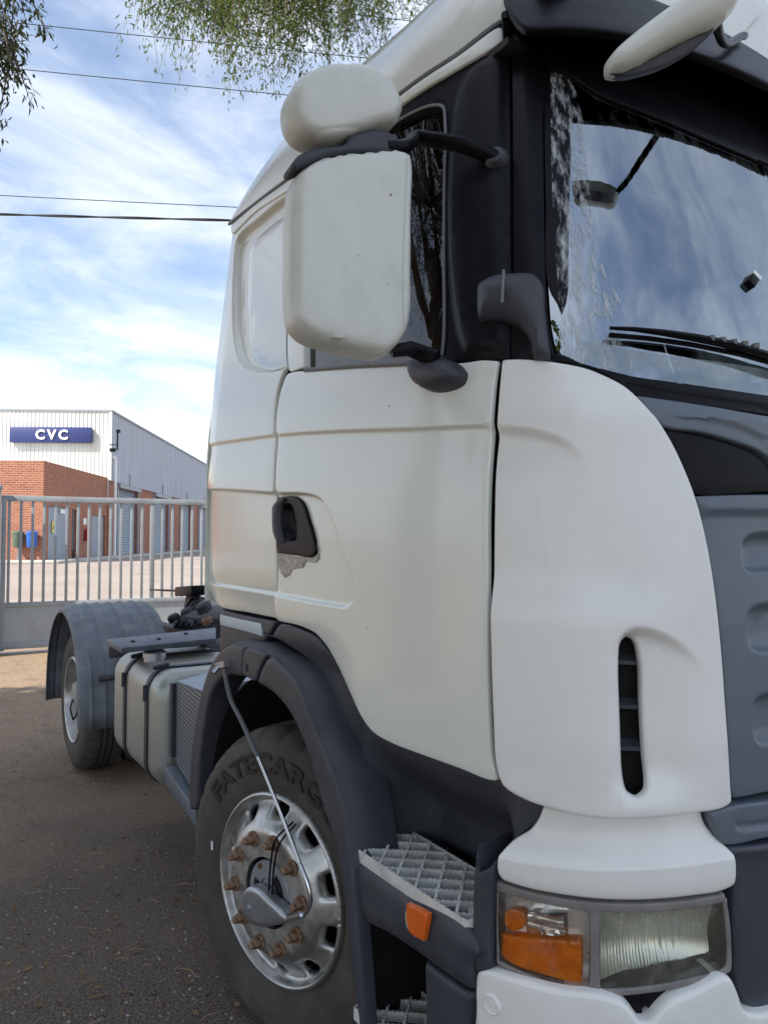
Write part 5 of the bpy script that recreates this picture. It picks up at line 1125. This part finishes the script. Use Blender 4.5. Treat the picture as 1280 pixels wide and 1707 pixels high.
# fuel tank
def rounded_rect(y0, y1, z0, z1, r, k=7):
    out = []
    for cy, cz, a0 in ((y1 - r, z1 - r, 0), (y0 + r, z1 - r, math.pi / 2), (y0 + r, z0 + r, math.pi), (y1 - r, z0 + r, 1.5 * math.pi)):
        for i in range(k + 1): a = a0 + i / k * math.pi / 2; out.append((cy + r * math.cos(a), cz + r * math.sin(a)))
    return out
ty0, ty1, tz0, tz1 = -1.225, -.60, .465, 1.055; tx0, tx1 = -2.36, -1.40
def tank(sgn):
    V = []; Fq = []; secs = [(0, .07), (.006, .04), (.02, .018), (.045, .004), (.08, 0)]
    allx = [(tx0 + a, b) for a, b in secs] + [(tx1 - a, b) for a, b in secs[::-1]]
    for x, ins in allx:
        for y, z in rounded_rect(ty0 + ins, ty1 - ins, tz0 + ins, tz1 - ins, .115): V.append((x, sgn * y, z))
    m = 32
    for i in range(len(allx) - 1):
        for j in range(m): Fq.append((i*m+j, i*m+(j+1) % m, (i+1)*m+(j+1) % m, (i+1)*m+j))
    Fq.append(tuple(range(m))); Fq.append(tuple((len(allx)-1)*m+j for j in range(m)))
    tk = mk('fuel_tank', V, Fq, TANK, truck, smooth=True)
    for px, py in ((208, 1170), (244, 1190)):
        x = on_y(px, py, -1.23)[0]; rr = rounded_rect(ty0 - .006, ty1 + .006, tz0 - .006, tz1 + .006, .12); V = []; Fq = []
        for y, z in rr:
            for dx in (-.024, .024): V.append((x + dx, sgn * y, z))
        for j in range(m): k = (j + 1) % m; Fq.append((2*j, 2*k, 2*k+1, 2*j+1))
        s_ = mk('tank_strap', V, Fq, STRAP, tk); md = s_.modifiers.new('t', 'SOLIDIFY'); md.thickness = .006; md.offset = 0
        mb = MB(); mb.tube([(x, sgn * (ty0 - .012), tz1 - .16), (x, sgn * (ty0 - .012), tz1 - .08)], .012, 8); mb.build('strap_clamp', STRAP, s_); mb = MB(); mb.tube([(x, sgn * (ty0 + .03), tz1 + .005), (x, sgn * (ty0 + .11), tz1 + .018)], .012, 8); mb.build('strap_clamp', STRAP, s_)
    p = on_z(243, 1096, 1.07); mb = MB(); mb.lathe([(.058, -.02), (.058, .012), (.064, .014), (.064, .04), (.055, .05), (0, .052)], (p[0] + .0, sgn * max(p[1], -1.1), tz1), (0, 0, 1), 24); mb.build('filler_cap', STEEL, tk, smooth=True)
    return tk
tank(1); tank(-1)
# perforated battery cover in front of the tank
PERF = bpy.data.materials.new('perforated_plate'); PERF.use_nodes = True
_t = PERF.node_tree; _p = _t.nodes['Principled BSDF']; _tc = _t.nodes.new('ShaderNodeTexCoord'); _mp = _t.nodes.new('ShaderNodeMapping'); _t.links.new(_tc.outputs['UV'], _mp.inputs[0])
_br = _t.nodes.new('ShaderNodeTexBrick'); _t.links.new(_mp.outputs[0], _br.inputs['Vector']); _br.inputs['Scale'].default_value = 1; _br.inputs['Brick Width'].default_value = .034; _br.inputs['Row Height'].default_value = .020; _br.inputs['Mortar Size'].default_value = .0055; _br.inputs['Mortar Smooth'].default_value = .3
_br.inputs['Color1'].default_value = _br.inputs['Color2'].default_value = (.012, .013, .016, 1); _br.inputs['Mortar'].default_value = (.22, .25, .29, 1)
_t.links.new(_br.outputs['Color'], _p.inputs['Base Color']); _p.inputs['Roughness'].default_value = .45; _p.inputs['Metallic'].default_value = .3
_bb = _t.nodes.new('ShaderNodeBump'); _bb.inputs['Distance'].default_value = .006; _t.links.new(_br.outputs['Fac'], _bb.inputs['Height']); _t.links.new(_bb.outputs[0], _p.inputs['Normal'])
mb = MB(); mb.add([(-1.32, -1.16, .64), (-.78, -1.22, .60), (-.78, -1.22, 1.08), (-1.32, -1.16, 1.03)], [(0, 1, 2, 3)]); pf_ = mb.build('battery_cover', PERF, truck); uvbox(pf_, (1, 0, 0))
mb = MB(); mb.add([(-1.32, -1.16, 1.032), (-.78, -1.22, 1.082), (-.86, -.75, 1.11), (-1.32, -.75, 1.10)], [(0, 1, 2, 3)]); tp = mb.build('tread_plate', TREAD, pf_)
_b = pnode(TREAD); _tt = TREAD.node_tree; _w = _tt.nodes.new('ShaderNodeTexChecker'); _w.inputs['Scale'].default_value = 75; _wc = _tt.nodes.new('ShaderNodeTexCoord'); _tt.links.new(_wc.outputs['Object'], _w.inputs[0]); _bu = _tt.nodes.new('ShaderNodeBump'); _bu.inputs['Distance'].default_value = .004; _tt.links.new(_w.outputs['Fac'], _bu.inputs['Height']); _tt.links.new(_bu.outputs[0], _b.inputs['Normal'])
mb = MB(); mb.box((-1.30, -1.14, .60), (-.80, -.6, 1.0)); mb.build('battery_box', CHASSIS, truck, bevel=.01)
mb = MB(); mb.box((-1.36, -1.18, .66), (-1.325, -.7, 1.02)); mb.build('cover_flange', DARK, pf_)
mb = MB(); mb.prism([(-1.34, -1.21, .54), (-.80, -1.235, .50), (-.80, -1.235, .57), (-1.34, -1.21, .62)], (0, .3, 0)); mb.build('cover_foot', GREY, pf_, bevel=.006)
# chassis
for sg in (1, -1):
    mb = MB(); mb.box((-4.6, sg * .42 - .04, .74), (1.2, sg * .42 + .04, 1.02)); mb.build('frame_rail', CHASSIS, truck, bevel=.008)
for x in (-4.5, -2.9, -1.9, -.9): mb = MB(); mb.box((x - .06, -.38, .80), (x + .06, .38, .96)); mb.build('crossmember', CHASSIS, truck)
def zpoly(name, pts, z, th, mat, par=truck, **kw):
    mb = MB(); mb.prism([on_z(x, y, z) for x, y in pts], (0, 0, -th)); return mb.build(name, mat, par, **kw)
cw = zpoly('catwalk', [(177, 1066), (203, 1080), (360, 1064), (360, 1046)], 1.15, .03, material('catwalk_steel', (.085, .10, .125), .5, .2, dirt=(.2, .19, .18), dirt_scale=12, dirt_amt=.5), bevel=.004)
for px, py in ((222, 1070), (265, 1066), (310, 1057)): p = on_z(px, py, 1.15); mb = MB(); mb.lathe([(0, .008), (.012, .008), (.013, 0)], p, (0, 0, 1), 8); mb.build('catwalk_bolt', GAP, cw)
for y in (-1.0, -.7): mb = MB(); mb.box((-2.3, y - .02, 1.05), (-2.24, y + .02, 1.10)); mb.build('catwalk_leg', CHASSIS, cw)
mb = MB(); mb.lathe([(0, 0), (.18, .0), (.40, -.02), (.47, -.06), (.47, -.10), (.2, -.14), (0, -.14)], (-3.35, 0, 1.20), (0, 0, 1), 40); mb.box((-3.7, -.40, 1.0), (-3.0, .40, 1.10)); mb.build('fifth_wheel', CHASSIS, truck, smooth=True)
# spring, air-line bracket and rusty fittings behind the cab
yb = -.30
def bpx(px, py, y=yb): return on_y(px, py, y)
mb = MB(); mb.prism([bpx(300, 1046), bpx(352, 1050), bpx(332, 1010), bpx(322, 992), bpx(310, 992)], (0, .06, 0)); br_ = mb.build('coupling_bracket', CHASSIS, truck, bevel=.006)
c0, c1 = bpx(303, 986), bpx(331, 984); mb = MB(); mb.obox((c0 + c1) / 2, (c1 - c0) / 2, (0, .06, 0), (0, 0, .04)); mb.build('coupling_head', BLACK, br_, bevel=.01)
mb = MB(); mb.tube([bpx(250, 983), bpx(275, 984), bpx(304, 985)], [.006, .010, .010], 8); mb.build('release_handle', BLACK, br_, smooth=True)
for i, (px, py, r_, m_) in enumerate(((300, 1040, .05, CHASSIS), (325, 1036, .05, CHASSIS), (345, 1034, .04, RUST), (312, 1020, .05, CHASSIS), (340, 1012, .06, CHASSIS), (290, 1030, .05, CHASSIS))):
    p = bpx(px, py, -.42); mb = MB(); mb.lathe([(0, .6 * r_), (.7 * r_, .6 * r_), (r_, .3 * r_), (r_, -.6 * r_), (0, -.6 * r_)], p, (0, -.4, .9), 10); mb.build('air_fitting', m_, truck)
for k in range(4):
    a = bpx(292 + k * 9, 1046, -.5); b = bpx(350, 1000 + k * 10, -.1); mid = (a + b) / 2 + A_([0, 0, .12]); mb = MB(); mb.tube(smooth_path(A_([a, mid, b]), .05, closed=False), .012, 6); mb.build('air_hose', BLACK, truck, smooth=True)
# ------------------------------------------------------- tyre-inflation hose on the front wheel
yq = -1.275
rod = A_([on_y(374, 1116, -1.275), on_y(383, 1160, -1.285), on_y(402, 1200, -1.30), on_y(430, 1262, -1.315), on_y(466, 1350, -1.33), on_y(500, 1440, -1.34)])
mb = MB(); mb.tube(smooth_path(rod[:4], .03, closed=False), .0085, 10); h1 = mb.build('inflation_hose', material('hose_grey', (.10, .10, .10), .5), truck, smooth=True)
mb = MB(); mb.tube(smooth_path(rod[2:], .03, closed=False), .0062, 10); mb.tube(smooth_path(A_([rod[-1], on_y(512, 1470, -1.335), on_y(518, 1502, -1.33), on_y(511, 1520, -1.33), on_y(498, 1530, -1.335), on_y(480, 1530, -1.335)]), .01, closed=False), .0062, 10); mb.build('hose_pipe', CHROME, h1, smooth=True)
mb = MB(); mb.tube([on_y(505, 1526, -1.333), on_y(482, 1531, -1.335)], .011, 8); mb.build('hose_elbow', CHROME, h1, smooth=True)
a = on_y(368, 1107, -1.262); mb = MB(); mb.obox(a + A_([.02, 0, 0]), (.045, 0, .01), (0, .012, 0), (0, 0, .012)); mb.tube([a, a + A_([0, -.03, -.03])], .012, 8); mb.build('hose_bracket', STEEL, h1)
wpl = Plane(WC + nW * .075, tW, (0, 0, 1))
if wpl.n @ nW < 0: wpl.n *= -1
panel('rotary_union', STEEL, truck, wpl, [(404, 1510), (406, 1490), (416, 1478), (430, 1480), (452, 1500), (478, 1526), (480, 1538), (468, 1541), (446, 1545), (432, 1544), (418, 1536), (408, 1524)], dome(.010, .02), grid=.008, er=.004, skirt=.03, step=.006)
p = wpl.pt([wpl.hit(418, 1512)])[0] + nW * .012; mb = MB(); mb.lathe([(0, .004), (.006, .004), (.007, 0), (.011, .0), (.012, -.003)], p, nW, 16); mb.build('union_bolt', STEEL, truck)
mb = MB(); mb.tube([WC + nW * .03, WC + nW * .07], .018, 12); mb.build('union_shaft', STEEL, truck)
for pts in ([(466, 1378), (452, 1402), (444, 1440), (440, 1496)], [(470, 1382), (458, 1410), (449, 1450), (446, 1496)]):
    mb = MB(); q = [wpl.pt([wpl.hit(*p)])[0] - nW * (.06 if i == 0 else .02) for i, p in enumerate(pts)]; mb.tube(smooth_path(A_(q), .01, closed=False), .0035, 6); mb.build('valve_hose', BLACK, truck, smooth=True)

# ================================================================== TREES
BARK = material('bark', (0.16, 0.12, 0.09), 0.9, var=0.3, vscale=8, bump=0.6, bscale=25)
def leaf_material(name, c, t):
    m = material(name, c, 0.5, var=0.35, vscale=1.7); nt_ = m.node_tree; p = pnode(m)
    tr = nt_.nodes.new('ShaderNodeBsdfTranslucent'); tr.inputs[0].default_value = (*t, 1); ms = nt_.nodes.new('ShaderNodeMixShader'); ms.inputs[0].default_value = .4
    nt_.links.new(p.outputs[0], ms.inputs[1]); nt_.links.new(tr.outputs[0], ms.inputs[2]); nt_.links.new(ms.outputs[0], nt_.nodes['Material Output'].inputs[0]); return m
LEAF = leaf_material('eucalyptus_leaf', (0.07, 0.115, 0.026), (0.16, 0.22, 0.04)); LEAFD = leaf_material('dark_leaf', (0.05, 0.065, 0.03), (0.06, 0.07, 0.02))
def leaves_mesh(name, pos, dirs, ln, wd, mat, parent):
    n = len(pos); side = np.cross(dirs, rng.normal(size=(n, 3))); side /= np.linalg.norm(side, axis=1, keepdims=True) + 1e-9
    nrm = np.cross(dirs, side); L_ = (ln * (.6 + .8 * rng.random(n)))[:, None]; W_ = (wd * (.6 + .8 * rng.random(n)))[:, None]
    v = np.empty((n, 4, 3)); v[:, 0] = pos; v[:, 1] = pos + dirs * L_ * .45 + side * W_ + nrm * L_ * .05; v[:, 2] = pos + dirs * L_ - nrm * L_ * .06; v[:, 3] = pos + dirs * L_ * .45 - side * W_ + nrm * L_ * .05
    me = bpy.data.meshes.new(name); me.vertices.add(n * 4); me.vertices.foreach_set('co', v.ravel()); me.loops.add(n * 4); me.loops.foreach_set('vertex_index', np.arange(n * 4)); me.polygons.add(n)
    me.polygons.foreach_set('loop_start', np.arange(n) * 4); me.update(calc_edges=True)
    o = link(name, me, mat, parent, True); o['kind'] = 'stuff'; return o
def tree(lab, base, trunk_top, blobs, nl, lmat, ln, wd, tw_len=.8, extra=(), group='trees around the truck', smin=.55):
    """blobs: (centre, radius) crown masses; twigs hang from points in them and carry the leaves"""
    base = A_(base, float); t_ = thing('tree', lab, 'tree', tuple(base), group); inv = Matrix.Translation(-Vector(base)); top = A_(trunk_top, float)
    mb = MB(); path = [base + (top - base) * s + A_([.25 * math.sin(3 * s), .2 * math.sin(4 * s + 1), 0]) * s * (1 - s) * 4 for s in np.linspace(0, 1, 9)]
    mb.tube([path[0] - A_([0, 0, .15])] + path, [.38] + list(np.linspace(.30, .13, 9)), 12)
    P = []; D = []; tot = sum(r ** 2 for c, r in blobs)
    for c, r in blobs:
        c = A_(c, float); s = rng.uniform(smin, 1); a = path[int(s * 8)]
        mid = (a + c) / 2 + A_([0, 0, .6]); mb.tube(smooth_path(A_([a, mid, c]), .6, closed=False), np.linspace(.11, .04, len(smooth_path(A_([a, mid, c]), .6, closed=False))), 7)
        nt_ = int(nl * r ** 2 / tot / 26)
        for k in range(max(nt_, 2)):
            d = rng.normal(size=3); d /= np.linalg.norm(d); q = c + d * r * rng.random() ** .45 * A_([1, 1, .75])
            if k % 6 == 0: mb.tube([c + (q - c) * .1, c + (q - c) * .6 + A_([0, 0, .15]), q], [.03, .018, .007], 5)
            dr = rng.normal(size=3) * .35 + A_([0, 0, -.9]); dr /= np.linalg.norm(dr); Lw = tw_len * (.5 + rng.random()); pts = [q + dr * Lw * s + A_([0, 0, -.12 * s * s]) for s in (0, .5, 1)]
            if k % 2 == 0: mb.tube(pts, [.006, .004, .002], 4, caps=False)
            for s in rng.random(26): P.append(q + dr * Lw * s + A_([0, 0, -.12 * s * s]) + rng.normal(size=3) * .05); D.append(dr * .7 + rng.normal(size=3) * .55 + A_([0, 0, -.25]))
    for q0, dr, Lw, cnt in extra:
        q0 = A_(q0); dr = A_(dr) / np.linalg.norm(dr); mb.tube([q0, q0 + dr * Lw * .5, q0 + dr * Lw], [.007, .005, .002], 5, caps=False)
        for s in rng.random(cnt): P.append(q0 + dr * Lw * s + rng.normal(size=3) * .04); D.append(dr * .7 + rng.normal(size=3) * .5)
    o = mb.build('trunk', BARK, t_, smooth=True, recalc=False); o.matrix_parent_inverse = inv
    D = A_(D); D /= np.linalg.norm(D, axis=1, keepdims=True); o = leaves_mesh('crown', A_(P), D, ln, wd, lmat, t_); o.matrix_parent_inverse = inv
    return t_
def ap(px, py, dep): return at_depth(px, py, dep)
# tree standing behind the truck, its crown drooping into the top of the picture
b1 = ground_pt(12.0, 1.2)
blobs = [(ap(x, y, d), r) for x, y, d, r in ((270, -60, 10.5, .5), (330, -50, 10.5, .65), (390, -35, 10.2, .75), (455, -25, 10.0, .75), (520, -40, 10.3, .7), (580, -55, 10.6, .65), (640, -70, 10.9, .55), (430, -150, 11, 1.4), (560, -170, 11.3, 1.5), (300, -140, 10.8, 1.0), (680, -180, 11.8, 1.3), (800, -240, 12.5, 1.8), (520, -320, 12, 1.9), (700, -400, 12.5, 2.0))]
tree('tree with sunlit green drooping leaves standing behind the truck cab', b1, ap(790, -360, 11.9), blobs, 84000, LEAF, .085, .010, .75, smin=.99)
# dark twigs at the left come from the nearer tree beside the truck; it and its neighbours shade the truck
ex = []
for k in range(17):
    x, y = rng.uniform(-75, 38), rng.uniform(-60, 105); ex.append((ap(x, y, 5.5 + rng.random() * .6), rt * rng.normal(0.05, .25) + A_([0, 0, -1]), rng.uniform(.35, .85), 60))
tl = ground_pt(4.6, -6.6)
tree('tree with dark dangling twigs at the left of the truck', tl, tl + A_([.3, .2, 6.5]), [(ap(-90, -110, 5.8), .5), (ap(-160, -60, 5.9), .8), (tl + A_([0, 0, 7.5]), 2.2), (tl + A_([1.5, .4, 8.0]), 1.9), (tl + A_([-1.2, .8, 8.4]), 1.8), (tl + A_([.6, -1.2, 9.3]), 1.9)], 26000, LEAFD, .075, .010, .7, ex)
rng = np.random.default_rng(21)
for (x, y), nm in (((-1.9, -8.8), 'broad leafy tree shading the truck from the side'), ((2.9, -8.4), 'leafy tree standing behind the photographer, shading the cab front')):
    bs = [((x + (-2.4, 0, 2.4)[k % 3] + rng.uniform(-.4, .4), y + rng.normal() * .8, 5.5 + 5.8 * k / 23), 1.5 + rng.random() * .4) for k in range(24)]
    tree(nm, (x, y, 0), (x + .2, y, 8.2), bs, 66000, LEAF, .28, .08, .7)

# ================================================================== LITTER ON THE GROUND
def twig_mesh():
    TW = material('dry_twig', (0.34, 0.24, 0.13), 0.8, var=0.3); mb = MB(); LV = material('dry_leaf', (0.20, 0.12, 0.06), 0.8, var=0.4, vscale=3)
    for k in range(46):
        px, py = rng.uniform(0, 420), 1250 + 480 * rng.random() ** .7; p = on_z(px, py, 0.008); a = rng.uniform(0, 6.28); Lw = rng.uniform(.03, .11); b = rng.uniform(-.5, .5)
        q = [p, p + A_([math.cos(a), math.sin(a), 0]) * Lw * .5 + A_([0, 0, .006]), p + A_([math.cos(a), math.sin(a), 0]) * Lw * .5 + A_([math.cos(a + b), math.sin(a + b), 0]) * Lw * .5]
        mb.tube(q, [.0012, .0016, .0008], 4)
    tag(mb.build('dry_twigs', TW, None), 'dry straw and twigs scattered over the asphalt', kind='stuff')
    mb = MB()
    for k in range(420):
        px, py = rng.uniform(-50, 420), 1110 + 620 * rng.random(); p = on_z(px, py, 0.006); a = rng.uniform(0, 6.28); w = rng.uniform(.006, .022); d = A_([math.cos(a), math.sin(a), rng.normal() * .2]); e = A_([-math.sin(a), math.cos(a), rng.normal() * .3])
        mb.add([p - d * w, p + e * w * .4, p + d * w, p - e * w * .4 + A_([0, 0, .004])], [(0, 1, 2, 3)])
    tag(mb.build('leaf_litter', LV, None, recalc=False), 'small dry leaves scattered over the ground', kind='stuff')
    PB = material('pebble', (0.30, 0.27, 0.24), 0.85, var=0.4, vscale=4); mb = MB()
    for k in range(520):
        px, py = rng.uniform(-50, 420), 1150 + 580 * rng.random(); p = on_z(px, py, 0.002); w = rng.uniform(.0025, .008)
        mb.lathe([(0, w * .7), (w * .8, w * .35), (w, 0), (w * .6, -w * .4)], p, (rng.normal() * .3, rng.normal() * .3, 1), 6)
    tag(mb.build('pebbles', PB, None, smooth=True), 'small pale stones embedded in the asphalt', kind='stuff')
twig_mesh()
